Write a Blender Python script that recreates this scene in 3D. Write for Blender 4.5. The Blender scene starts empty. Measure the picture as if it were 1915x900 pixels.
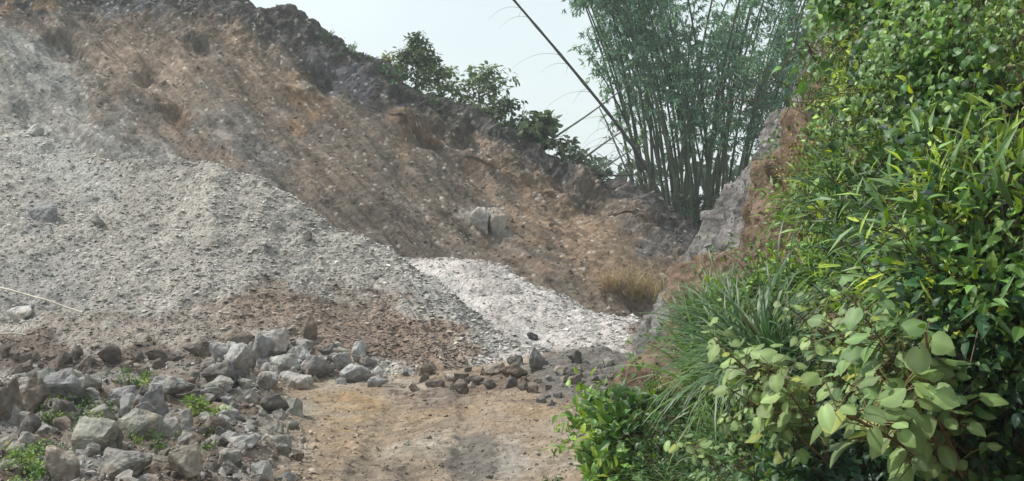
import bpy, bmesh, math, random
import numpy as np
from mathutils import Vector, Matrix, Quaternion
from mathutils.bvhtree import BVHTree

S = bpy.context.scene
COL = S.collection
R = math.radians
random.seed(7)
rng = np.random.default_rng(7)

# ------------------------------------------------------------------ camera, sky, sun, exposure
F, CX, CY, CAMZ = 2400.0, 957.5, 450.0, 3.0
cam = bpy.data.objects.new('camera', bpy.data.cameras.new('camera'))
COL.objects.link(cam); S.camera = cam
cam.location = (0, 0, CAMZ); cam.rotation_euler = (R(90), 0, 0)
cam.data.sensor_width = 36.0; cam.data.lens = 36.0 * F / 1915.0
cam.data.clip_start = 0.1; cam.data.clip_end = 3000

SUN_AZ, SUN_EL = -76.0, 50.0            # azimuth from +Y towards +X, elevation
W = bpy.data.worlds.new('World'); S.world = W; W.use_nodes = True
nt = W.node_tree; nt.nodes.clear()
sky = nt.nodes.new('ShaderNodeTexSky'); sky.sky_type = 'NISHITA'; sky.sun_disc = False
sky.sun_elevation = R(SUN_EL); sky.sun_rotation = R(SUN_AZ)
sky.air_density = 1.0; sky.dust_density = 4.0; sky.ozone_density = 1.0
hz = nt.nodes.new('ShaderNodeMixRGB'); tcw = nt.nodes.new('ShaderNodeTexCoord'); nzw = nt.nodes.new('ShaderNodeTexNoise'); nzw.inputs['Scale'].default_value = 2.2; nzw.inputs['Detail'].default_value = 4
nt.links.new(tcw.outputs['Generated'], nzw.inputs['Vector']); mrw = nt.nodes.new('ShaderNodeMapRange'); mrw.inputs[1].default_value = .35; mrw.inputs[2].default_value = .65; mrw.inputs[3].default_value = .62; mrw.inputs[4].default_value = .84
nt.links.new(nzw.outputs['Fac'], mrw.inputs[0]); nt.links.new(mrw.outputs[0], hz.inputs[0])
hz.inputs[2].default_value = (9.0, 10.0, 10.1, 1)     # milky haze over the clear sky
bg = nt.nodes.new('ShaderNodeBackground'); bg.inputs['Strength'].default_value = 0.112
wo = nt.nodes.new('ShaderNodeOutputWorld')
nt.links.new(sky.outputs[0], hz.inputs[1]); nt.links.new(hz.outputs[0], bg.inputs[0])
nt.links.new(bg.outputs[0], wo.inputs[0])
sun = bpy.data.objects.new('sun', bpy.data.lights.new('sun', 'SUN')); COL.objects.link(sun)
sun.data.energy = 4.3; sun.data.angle = R(1.2); sun.data.color = (1.0, 0.955, 0.89)
sd = Vector((math.sin(R(SUN_AZ)) * math.cos(R(SUN_EL)), math.cos(R(SUN_AZ)) * math.cos(R(SUN_EL)), math.sin(R(SUN_EL))))
sun.rotation_euler = sd.to_track_quat('Z', 'Y').to_euler(); sun.location = (-20, 20, 40)
S.view_settings.view_transform = 'Standard'; S.view_settings.look = 'None'
S.view_settings.exposure = 0.12; S.view_settings.gamma = 1
S.cycles.max_bounces = 6; S.cycles.diffuse_bounces = 3; S.cycles.glossy_bounces = 2
S.cycles.transmission_bounces = 3; S.cycles.transparent_max_bounces = 8; S.cycles.volume_bounces = 1
S.cycles.use_denoising = True

# ------------------------------------------------------------------ noise
_pr = np.random.default_rng(3)
PERM = np.concatenate([_pr.permutation(256)] * 3)
GR = _pr.normal(size=(256, 3)); GR /= np.linalg.norm(GR, axis=1)[:, None]
def perlin(P):
    P = np.asarray(P, float); i = np.floor(P).astype(int); f = P - i; u = f * f * f * (f * (f * 6 - 15) + 10); i &= 255
    out = 0
    for dx in (0, 1):
        for dy in (0, 1):
            for dz in (0, 1):
                h = PERM[PERM[PERM[i[..., 0] + dx] + i[..., 1] + dy] + i[..., 2] + dz]
                g = GR[h]
                d = g[..., 0] * (f[..., 0] - dx) + g[..., 1] * (f[..., 1] - dy) + g[..., 2] * (f[..., 2] - dz)
                wx = u[..., 0] if dx else 1 - u[..., 0]
                wy = u[..., 1] if dy else 1 - u[..., 1]
                wz = u[..., 2] if dz else 1 - u[..., 2]
                out = out + d * wx * wy * wz
    return out * 1.6
def fbm(P, oct=4, gain=0.5, lac=2.03, ridged=False):
    a, s, o = 1.0, 0, 0
    P = np.asarray(P, float)
    for k in range(oct):
        n = perlin(P + 17.3 * k)
        if ridged: n = 1 - 2 * np.abs(n)
        o = o + n * a; s += a; a *= gain; P = P * lac
    return o / s
def worley(P):
    """distance to nearest cell point and a random value for that cell"""
    P = np.asarray(P, float); i = np.floor(P).astype(int)
    best = np.full(P.shape[:-1], 9.0); val = np.zeros(P.shape[:-1])
    for dx in (-1, 0, 1):
        for dy in (-1, 0, 1):
            for dz in (-1, 0, 1):
                c = i + np.array([dx, dy, dz]); cm = c & 255
                h = PERM[PERM[PERM[cm[..., 0]] + cm[..., 1]] + cm[..., 2]]
                pt = c + 0.5 + 0.42 * GR[h]
                d = np.linalg.norm(P - pt, axis=-1)
                m = d < best; best = np.where(m, d, best); val = np.where(m, PERM[h + 1] / 255.0, val)
    return best, val
def sstep(a, b, x):
    t = np.clip((x - a) / (b - a), 0, 1); return t * t * (3 - 2 * t)
def lerp(a, b, t): return a + (b - a) * t

# ------------------------------------------------------------------ materials
def new_mat(name):
    m = bpy.data.materials.new(name); m.use_nodes = True; m.node_tree.nodes.clear(); return m
def N(m, t, **k):
    n = m.node_tree.nodes.new(t)
    for a, b in k.items(): setattr(n, a, b)
    return n
def soil_mat(name, bump=0.6, scale=9.0, rough=0.95, dist=0.05, vary=0.35, flow=False):
    """earth or stone: colour attribute x fine grain, with bump"""
    m = new_mat(name); L = m.node_tree.links.new
    at = N(m, 'ShaderNodeAttribute', attribute_name='Col')
    if flow: co = N(m, 'ShaderNodeAttribute', attribute_name='Flow').outputs['Vector']
    else: co = N(m, 'ShaderNodeTexCoord').outputs['Object']
    n1 = N(m, 'ShaderNodeTexNoise'); n1.inputs['Scale'].default_value = scale; n1.inputs['Detail'].default_value = 8; n1.inputs['Roughness'].default_value = 0.68
    n2 = N(m, 'ShaderNodeTexVoronoi'); n2.inputs['Scale'].default_value = scale * 1.3
    n3 = N(m, 'ShaderNodeTexNoise'); n3.inputs['Scale'].default_value = scale * 0.23; n3.inputs['Detail'].default_value = 5
    fine = N(m, 'ShaderNodeTexCoord').outputs['Object']
    if flow: n3.inputs['Scale'].default_value = 2.6
    for n in (n1, n2): L(fine, n.inputs['Vector'])
    L(co, n3.inputs['Vector'])
    mr = N(m, 'ShaderNodeMapRange'); mr.inputs[1].default_value = 0.3; mr.inputs[2].default_value = 0.7
    mr.inputs[3].default_value = 1 - vary; mr.inputs[4].default_value = 1 + vary; L(n1.outputs['Fac'], mr.inputs[0])
    mr2 = N(m, 'ShaderNodeMapRange'); mr2.inputs[1].default_value = 0.3; mr2.inputs[2].default_value = 0.7
    mr2.inputs[3].default_value = 1 - vary * (.9 if flow else .5); mr2.inputs[4].default_value = 1 + vary * (.9 if flow else .5); L(n3.outputs['Fac'], mr2.inputs[0])
    mu = N(m, 'ShaderNodeMath', operation='MULTIPLY'); L(mr.outputs[0], mu.inputs[0]); L(mr2.outputs[0], mu.inputs[1])
    vm = N(m, 'ShaderNodeVectorMath', operation='SCALE'); L(at.outputs['Color'], vm.inputs[0]); L(mu.outputs[0], vm.inputs['Scale'])
    ad = N(m, 'ShaderNodeMath', operation='ADD'); L(n1.outputs['Fac'], ad.inputs[0]); 
    m2 = N(m, 'ShaderNodeMath', operation='MULTIPLY'); m2.inputs[1].default_value = 0.5; L(n2.outputs['Distance'], m2.inputs[0]); L(m2.outputs[0], ad.inputs[1])
    bp = N(m, 'ShaderNodeBump'); bp.inputs['Strength'].default_value = bump; bp.inputs['Distance'].default_value = dist; L(ad.outputs[0], bp.inputs['Height'])
    b = N(m, 'ShaderNodeBsdfPrincipled'); b.inputs['Roughness'].default_value = rough; b.inputs['Specular IOR Level'].default_value = 0.2
    L(vm.outputs[0], b.inputs['Base Color']); L(bp.outputs[0], b.inputs['Normal'])
    o = N(m, 'ShaderNodeOutputMaterial'); L(b.outputs[0], o.inputs[0]); return m
def leaf_mat(name, trans=0.35, rough=0.5, spec=0.35, vr=(1.75, .45)):
    m = new_mat(name); L = m.node_tree.links.new
    at = N(m, 'ShaderNodeAttribute', attribute_name='Col')
    oi = N(m, 'ShaderNodeObjectInfo')
    hs = N(m, 'ShaderNodeHueSaturation')
    a1 = N(m, 'ShaderNodeMapRange'); a1.inputs[3].default_value = 0.466; a1.inputs[4].default_value = 0.525; L(oi.outputs['Random'], a1.inputs[0]); L(a1.outputs[0], hs.inputs['Hue'])
    a2 = N(m, 'ShaderNodeMapRange'); a2.inputs[3].default_value = vr[0]; a2.inputs[4].default_value = vr[1]; L(oi.outputs['Random'], a2.inputs[0]); L(a2.outputs[0], hs.inputs['Value'])
    L(at.outputs['Color'], hs.inputs['Color'])
    b = N(m, 'ShaderNodeBsdfPrincipled'); b.inputs['Roughness'].default_value = rough; b.inputs['Specular IOR Level'].default_value = spec
    L(hs.outputs[0], b.inputs['Base Color'])
    tr = N(m, 'ShaderNodeBsdfTranslucent'); ht = N(m, 'ShaderNodeHueSaturation'); ht.inputs['Hue'].default_value = 0.48; ht.inputs['Saturation'].default_value = 1.15; ht.inputs['Value'].default_value = 1.5
    L(hs.outputs[0], ht.inputs['Color']); L(ht.outputs[0], tr.inputs['Color'])
    mx = N(m, 'ShaderNodeMixShader'); mx.inputs[0].default_value = trans; L(b.outputs[0], mx.inputs[1]); L(tr.outputs[0], mx.inputs[2])
    o = N(m, 'ShaderNodeOutputMaterial'); L(mx.outputs[0], o.inputs[0]); return m
M_SLOPE = soil_mat('slope earth', bump=0.55, scale=6.5, dist=0.05, vary=0.32, flow=True)
M_MOUND = soil_mat('crushed rock', bump=0.8, scale=7.0, dist=0.08, vary=0.28)
M_GROUND = soil_mat('packed earth', bump=0.8, scale=6.0, dist=0.07, vary=0.30)
M_ROCK = soil_mat('rock', bump=1.0, scale=7.0, dist=0.06, vary=0.36)
M_LEAF = leaf_mat('leaf', trans=0.32, rough=0.46, spec=0.4)
M_LEAFSOFT = leaf_mat('matt leaf', vr=(1.2, .75), trans=0.3, rough=0.55, spec=0.4)
M_BAMLEAF = leaf_mat('bamboo leaf', vr=(1.3, .7), trans=0.35, rough=0.5, spec=0.4)
M_GRASS = leaf_mat('grass blade', vr=(1.15, .6), trans=0.3, rough=0.45, spec=0.4)
M_STEM = soil_mat('stem', bump=0.3, scale=20, dist=0.01, vary=0.2, rough=0.7)
M_CULM = soil_mat('bamboo culm', bump=0.15, scale=6, dist=0.01, vary=0.18, rough=0.5)

# ------------------------------------------------------------------ mesh helpers
def mesh_from(name, V, faces_flat, loop_tot, col=None, flow=None, smooth=False):
    me = bpy.data.meshes.new(name)
    V = np.ascontiguousarray(V, np.float32); nf = len(loop_tot)
    me.vertices.add(len(V)); me.vertices.foreach_set('co', V.ravel())
    me.loops.add(len(faces_flat)); me.loops.foreach_set('vertex_index', np.ascontiguousarray(faces_flat, np.int32))
    me.polygons.add(nf)
    ls = np.zeros(nf, np.int32); ls[1:] = np.cumsum(loop_tot)[:-1]
    me.polygons.foreach_set('loop_start', ls)
    me.polygons.foreach_set('use_smooth', np.full(nf, smooth))
    if col is not None:
        a = me.attributes.new('Col', 'FLOAT_COLOR', 'POINT')
        c = np.ones((len(V), 4), np.float32); c[:, :3] = np.clip(col, 0, 1); a.data.foreach_set('color', c.ravel())
    if flow is not None:
        a = me.attributes.new('Flow', 'FLOAT_VECTOR', 'POINT'); a.data.foreach_set('vector', np.ascontiguousarray(flow, np.float32).ravel())
    me.update(calc_edges=True)
    return me
def tag(o, label=None, cat=None, group=None, kind=None):
    if label: o['label'] = label
    if cat: o['category'] = cat
    if group: o['group'] = group
    if kind: o['kind'] = kind
    return o
def link(name, me, mat, parent=None, **k):
    o = bpy.data.objects.new(name, me); COL.objects.link(o)
    if mat and not me.materials: me.materials.append(mat)
    if parent: o.parent = parent
    return tag(o, **k)
def empty(name, loc=(0, 0, 0), **k):
    o = bpy.data.objects.new(name, None); COL.objects.link(o); o.location = loc; o.empty_display_size = 0.2
    return tag(o, **k)
def copy_tree(o, parent=None):
    c = o.copy(); COL.objects.link(c); c.parent = parent
    for ch in list(o.children): copy_tree(ch, c)
    return c
class MB:
    """collects numpy pieces into one mesh"""
    def __init__(s): s.V, s.Fl, s.T, s.C, s.n = [], [], [], [], 0
    def add(s, V, faces, tot, col):
        V = np.asarray(V, float).reshape(-1, 3)
        s.V.append(V); s.Fl.append(np.asarray(faces).ravel() + s.n); s.T.append(np.asarray(tot).ravel())
        c = np.asarray(col, float)
        s.C.append(np.broadcast_to(c, (len(V), 3)) if c.ndim == 1 else c); s.n += len(V)
    def mesh(s, name, smooth=False):
        return mesh_from(name, np.concatenate(s.V), np.concatenate(s.Fl), np.concatenate(s.T), np.concatenate(s.C), smooth=smooth)
    def inst(s, tmpl, M3, T, cols):
        """tmpl=(V, flat faces, tot); M3 (n,3,3) T (n,3) cols (n,3)"""
        V, fl, tt = tmpl; n = len(T)
        if n == 0: return
        VV = np.einsum('nij,kj->nki', M3, V) + T[:, None, :]
        K = len(V); vf = np.ones(K)
        if K == 40: vf = np.tile([.88, 1.0, 1.28, 1.0, .9], 8)
        elif K == 18: vf = np.tile([.9, 1.2, .93], 6)
        s.V.append(VV.reshape(-1, 3))
        s.Fl.append((fl[None, :] + (np.arange(n) * len(V))[:, None]).ravel() + s.n)
        s.T.append(np.tile(tt, n)); s.C.append((cols[:, None, :] * vf[None, :, None]).reshape(-1, 3)); s.n += n * len(V)
def unit(v): return v / (np.linalg.norm(v, axis=-1, keepdims=True) + 1e-9)
def frames(yax, zhint):
    """matrices with columns x,y,z; y along the given axis"""
    y = unit(yax); x = unit(np.cross(y, zhint)); z = np.cross(x, y)
    return np.stack([x, y, z], axis=-1)
def tube(mb, pts, rad, col, sides=6, cap=True):
    pts = np.asarray(pts, float); n = len(pts); rad = np.broadcast_to(np.asarray(rad, float), (n,))
    t = unit(np.gradient(pts, axis=0)); h = np.array([0.13, 0.31, 0.94]) if abs(t[0, 2]) < 0.9 else np.array([1.0, 0.1, 0])
    x = unit(np.cross(t, h)); y = np.cross(t, x)
    a = np.linspace(0, 2 * math.pi, sides, endpoint=False)
    V = pts[:, None, :] + rad[:, None, None] * (np.cos(a)[None, :, None] * x[:, None, :] + np.sin(a)[None, :, None] * y[:, None, :])
    i = np.arange(n - 1)[:, None] * sides; j = np.arange(sides)[None, :]; j2 = (j + 1) % sides
    q = np.stack([i + j, i + j2, i + sides + j2, i + sides + j], -1).reshape(-1)
    c = np.asarray(col, float)
    if c.ndim == 2: c = np.repeat(c, sides, axis=0)
    mb.add(V.reshape(-1, 3), q, np.full(len(q) // 4, 4), c)

# ------------------------------------------------------------------ terrain sheets
def pxx(px, Y): return (px - CX) / F * Y
def pz(py, Y): return CAMZ + (CY - py) / F * Y
def normals(P):
    du = np.gradient(P, axis=1); dv = np.gradient(P, axis=0)
    n = unit(np.cross(du, dv)); n[n[..., 2] < 0] *= -1; return n
def sheet(name, P, C, mat, flow=None, smooth=False, **k):
    r, c = P.shape[:2]
    i = np.arange(r - 1)[:, None] * c + np.arange(c - 1)[None, :]
    q = np.stack([i, i + 1, i + c + 1, i + c], -1).reshape(-1)
    me = mesh_from(name, P.reshape(-1, 3), q, np.full(len(q) // 4, 4), C.reshape(-1, 3), None if flow is None else flow.reshape(-1, 3), smooth)
    return link(name, me, mat, **k)
def profile(stations, px, t_knots, tt):
    """stations: {px: [(Y,z)...]}; returns Y,z arrays (len(tt), len(px))"""
    ks = sorted(stations); A = np.array([stations[k] for k in ks], float)
    out = []
    for d in (0, 1):
        cols = np.stack([np.interp(px, ks, A[:, j, d]) for j in range(A.shape[1])])       # (knots, ncol)
        w = max(3, len(px) // 60); ker = np.hanning(w + 2)[1:-1]; ker /= ker.sum()
        pad = np.pad(cols, ((0, 0), (w, w)), mode='edge')
        cols = np.stack([np.convolve(r_, ker, mode='same')[w:-w] for r_ in pad])
        M = np.stack([np.interp(tt, t_knots, cols[:, c]) for c in range(len(px))], 1)
        out.append(M)
    return out
def smooth_rows(M, w):
    ker = np.hanning(w + 2)[1:-1]; ker /= ker.sum()
    p = np.pad(M, ((w, w), (0, 0)), mode='edge')
    return np.apply_along_axis(lambda a: np.convolve(a, ker, mode='same'), 0, p)[w:-w]
def pyof(P): return CY - (P[..., 2] - CAMZ) / P[..., 1] * F
def pxof(P): return CX + P[..., 0] / P[..., 1] * F
def paint(C, P, blobs, warp=40.0, seed=0.0, freq=0.35):
    """soil colour regions with ragged edges; (px, py, rx, ry, angle, colour, strength)"""
    X, Yp = pxof(P), pyof(P)
    wx = fbm(P * freq + seed, 4) * warp * 2; wy = fbm(P * freq + seed + 40, 4) * warp * 2
    X = X + wx; Yp = Yp + wy
    for (bx, by, rx, ry, ang, col, st) in blobs:
        ca, sa = math.cos(R(ang)), math.sin(R(ang))
        u = ((X - bx) * ca + (Yp - by) * sa) / rx; v = (-(X - bx) * sa + (Yp - by) * ca) / ry
        m = (1 - sstep(0.55, 1.15, np.sqrt(u * u + v * v))) * st
        C = lerp(C, np.array(col), m[..., None])
    return C

# --- ground
def path_left(Y): return np.interp(Y, [0, 14, 20, 26, 32], [-1.6, -1.9, -2.9, -4.3, -6])
def bank_foot(Y): return np.interp(Y, [-10, 4, 10, 14, 17, 22, 25, 27, 31, 33.5, 36, 40], [1.9, 1.6, 1.35, 1.2, 1.45, 2.25, 2.55, 2.62, 3.2, 4.4, 7.5, 12])
def ground_z(X, Y):
    z = 0.05 * np.sin(X * 0.9 + Y * 0.3)
    lb = sstep(0.0, 1.6, path_left(Y) - X) * sstep(30, 25, Y) * sstep(6, 12, Y)
    z = z + lb * (0.42 + 0.28 * np.sin(X * 0.55 + 1.0) * np.cos(Y * 0.35) )
    # ditch between the boulders and the mound
    z = z - 0.55 * np.exp(-((Y - 27.6 + (X + 8) * 0.06) / 0.9) ** 2) * sstep(-4.5, -6, X) 
    # gravel bump at the foot of the right bank
    z = z + 0.62 * np.exp(-(((X - 1.9) / 1.5) ** 2 + ((Y - 27.5) / 3.6) ** 2))
    z = z + 0.22 * np.exp(-(((X - 0.2) / 0.9) ** 2 + ((Y - 28.5) / 1.1) ** 2))
    # wheel ruts
    for c0, w in ((-0.55, 0.22), (-1.9, 0.22)):
        z = z - (0.07 + .012 * np.sin(Y * 17 + X * 3)) * np.exp(-((X - c0 + 0.05 * (Y - 16) * 0.6) / w) ** 4) * sstep(28, 24, Y)
    return z
def grid_ground():
    px = np.linspace(-260, 2100, 1150); s = np.linspace(0, 1, 520)
    Y = 10.5 + (40 - 10.5) * s ** 1.25
    YY, PX = np.meshgrid(Y, px, indexing='ij'); X = pxx(PX, YY)
    Z = ground_z(X, YY); P = np.stack([X, YY, Z], -1)
    left = sstep(0.2, 1.2, path_left(YY) - X)
    right = sstep(0.0, 1.2, X - 0.9) * sstep(20.5, 23, YY)
    rough = np.clip(left + right * 0.9 + 0.25, 0, 1)
    w1, v1 = worley(P * np.array([1.6, 1.6, 1.6])); w2, v2 = worley(P * 4.5 + 9)
    d = fbm(P * 0.8, 4) * 0.16 * rough + (0.55 - w1) * 0.36 * rough * v1 + (0.5 - w2) * 0.10 * (0.45 + 0.55 * rough) * v2 + fbm(P * 3.0, 4) * 0.06 + fbm(P * 1.2 + 3, 3) * .07
    P[..., 2] += d
    pathc = np.array([0.245, 0.19, 0.135]); grey = np.array([0.17, 0.158, 0.142]); brown = np.array([0.135, 0.10, 0.075])
    n = fbm(P * np.array([0.6, 0.25, 0.6]) + 5, 5)
    C = lerp(pathc, np.array([0.29, 0.255, 0.21]), sstep(-0.15, 0.35, n)[..., None])
    C = lerp(C, np.array([0.26, 0.175, 0.105]), (0.45 * sstep(0.05, 0.5, fbm(P * 0.45 + 31, 4)))[..., None])
    C = lerp(C, lerp(brown, grey, sstep(-0.25, 0.2, fbm(P * 0.9 + 3, 4))[..., None]), left[..., None])
    C = lerp(C, np.array([0.13, 0.122, 0.118]), (right * 0.9)[..., None])
    C = paint(C, P, [(890, 860, 60, 60, 90, (0.10, 0.095, 0.09), .75), (930, 720, 150, 30, 0, (0.13, 0.095, 0.075), .8), (700, 880, 90, 30, 0, (0.14, 0.12, 0.10), .6),
                     (800, 740, 90, 18, 0, (0.12, 0.085, 0.07), .7), (650, 760, 70, 35, 0, (0.29, 0.19, 0.10), .6), (620, 830, 60, 30, 0, (0.28, 0.2, 0.13), .5),
                     (1080, 700, 120, 70, 15, (0.115, 0.108, 0.10), .95), (960, 860, 30, 50, 0, (0.27, 0.26, 0.245), .5), (1000, 760, 60, 20, 0, (0.27, 0.19, 0.11), .5)], warp=28, freq=1.0)
    C = C * (0.85 + 0.45 * v2[..., None] * (0.3 + 0.7 * rough[..., None])) 
    return P, C
GP, GC = grid_ground()
sheet('dirt_track', GP, GC, M_GROUND, kind='structure', label='packed tan dirt track between the boulders and the green bank')
# wide ground to the horizon, a little lower
gx = np.linspace(-300, 300, 60); gy = np.linspace(-40, 420, 60); XX, YY = np.meshgrid(gx, gy)
Pg = np.stack([XX, YY, np.full_like(XX, -0.9)], -1)
sheet('ground', Pg, np.broadcast_to(np.array([0.12, 0.12, 0.07]), Pg.shape).copy(), M_GROUND, kind='structure')

# --- grey mound
GREY = np.array([0.315, 0.293, 0.262])
def grid_mound():
    crest = [(-330, 205, 48), (0, 222, 46.5), (60, 236, 46), (110, 262, 45), (200, 301, 43), (300, 304, 42), (390, 302, 41), (450, 320, 40.5), (495, 330, 40), (560, 372, 39.5),
             (620, 415, 39), (700, 460, 38), (780, 500, 37), (860, 558, 36), (930, 618, 34.5), (985, 655, 33), (1040, 676, 31.8)]
    st = {}
    for px, py, Y in crest:
        zc = pz(py, Y); Yt = np.interp(px, [-330, 0, 400, 700, 860, 985, 1040], [29, 28.8, 28.2, 27.8, 29.0, 30.8, 31])
        e = np.interp(px, [0, 400, 700, 1000], [0.30, 0.30, 0.2, 0.4])
        st[px] = [(Yt - 1.5, -0.7), (Yt, 0.0), (lerp(Yt, Y, .33), zc * e), (lerp(Yt, Y, .66), zc * (e + .3)), (Y - .4, zc - .06), (Y + .4, zc - .04), (Y + 4, zc - 2.4), (Y + 7, -1.5)]
    px = np.linspace(-330, 1040, 950); tt = np.concatenate([np.linspace(0, 5, 420), np.linspace(5.02, 7, 50)])
    Y, Z = profile(st, px, np.arange(8), tt); Y = smooth_rows(Y, 9); Z = smooth_rows(Z, 11)
    PX = np.broadcast_to(px, Y.shape); P = np.stack([pxx(PX, Y), Y, Z], -1); n = normals(P)
    w1, v1 = worley(P * 1.5); w2, v2 = worley(P * 4.0 + 9); w3, v3 = worley(P * 9.0 + 3)
    d = fbm(P * 0.35, 4) * 0.35 + fbm(P * 1.3, 4) * 0.12 + (0.55 - w1) * 0.18 * v1 + (0.5 - w2) * 0.11 * v2 + (0.5 - w3) * 0.05 * v3
    X, Yp = PX, pyof(P)
    # gullies running down the right flank
    g = sstep(640, 800, X) * fbm(np.stack([(X - Yp * 0.9) / 22, Yp / 160, 0 * X], -1), 4) * 0.22
    P = P + n * (d + g)[..., None]
    C = lerp(GREY, GREY * 1.2, sstep(-.3, .3, fbm(P * 0.4 + 8, 4))[..., None])
    C = lerp(C, np.array([0.235, 0.22, 0.20]), (0.6 * sstep(0, .4, fbm(P * 0.6 + 28, 4)))[..., None])
    B = (0.225, 0.168, 0.13)
    C = paint(C, P, [(560, 600, 190, 60, 10, (0.22, 0.16, 0.12), .8), (780, 650, 150, 62, 32, B, .95), (700, 590, 90, 45, 40, (0.21, 0.155, 0.12), .7), (640, 660, 150, 50, 0, B, .8),
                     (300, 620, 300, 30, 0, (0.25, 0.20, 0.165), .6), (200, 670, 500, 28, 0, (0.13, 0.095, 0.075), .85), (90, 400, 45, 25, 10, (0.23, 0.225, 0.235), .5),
                     (250, 640, 150, 20, 0, (0.33, 0.29, 0.25), .6), (120, 300, 130, 60, 30, (0.33, 0.33, 0.31), .6), (850, 590, 110, 28, 38, (0.38, 0.37, 0.35), .8), (60, 520, 120, 60, 0, (0.24, 0.235, 0.225), .6)], warp=45, freq=0.6)
    C = C * (0.56 + 0.27 * v2 + 0.27 * v3)[..., None]  # surface colour darkened to stand in for shade among the fines
    return P, C
AP, AC = grid_mound()
sheet('rubble_mound_terrain', AP, AC, M_MOUND, kind='structure', label='grey mound of crushed rock in front of the brown slope')

# --- pale mound behind
def grid_pale():
    crest = [(600, 470, 48), (780, 486, 47), (870, 489, 45.5), (930, 499, 44.5), (965, 512, 44), (1000, 534, 43), (1050, 552, 42), (1120, 584, 41), (1200, 603, 40), (1260, 622, 39), (1330, 660, 38)]
    st = {}
    for px, py, Y in crest:
        zc = pz(py, Y); Yt = np.interp(px, [700, 1300], [31.5, 30.5])
        st[px] = [(Yt - 2, -0.6), (Yt, 0.12), (lerp(Yt, Y, .4), 0.12 + zc * .22), (lerp(Yt, Y, .75), zc * .62), (Y - .4, zc - .04), (Y + .4, zc - .05), (Y + 3, zc - 1.6), (Y + 5, -1.5)]
    px = np.linspace(600, 1330, 560); tt = np.concatenate([np.linspace(0, 5, 300), np.linspace(5.02, 7, 40)])
    Y, Z = profile(st, px, np.arange(8), tt); Y = smooth_rows(Y, 9); Z = smooth_rows(Z, 11)
    PX = np.broadcast_to(px, Y.shape); P = np.stack([pxx(PX, Y), Y, Z], -1); n = normals(P)
    w1, v1 = worley(P * 1.7); w2, v2 = worley(P * 4.0 + 9); w3, v3 = worley(P * 9 + 2)
    d = fbm(P * 0.4, 4) * 0.28 + fbm(P * 1.5, 4) * 0.10 + (0.55 - w1) * 0.15 * v1 + (0.5 - w2) * 0.11 * v2 + (0.5 - w3) * 0.05 * v3
    P = P + n * d[..., None]
    C = lerp(np.array([0.35, 0.325, 0.305]), np.array([0.47, 0.44, 0.415]), sstep(-.3, .3, fbm(P * 0.6 + 8, 4))[..., None])
    C = paint(C, P, [(1150, 665, 130, 18, 0, (0.24, 0.22, 0.2), .9), (990, 640, 60, 22, 30, (0.36, 0.35, 0.34), .6), (1215, 640, 40, 60, 0, (0.18, 0.13, 0.1), .9), (860, 560, 90, 22, 38, (0.40, 0.40, 0.39), .5)], warp=20, freq=1.0)
    C = C * (0.76 + 0.22 * v2 + 0.2 * v3)[..., None]
    return P, C
BP, BC = grid_pale()
sheet('pale_mound_terrain', BP, BC, M_MOUND, kind='structure', label='whitish mound of finer crushed rock below the slope')

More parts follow.
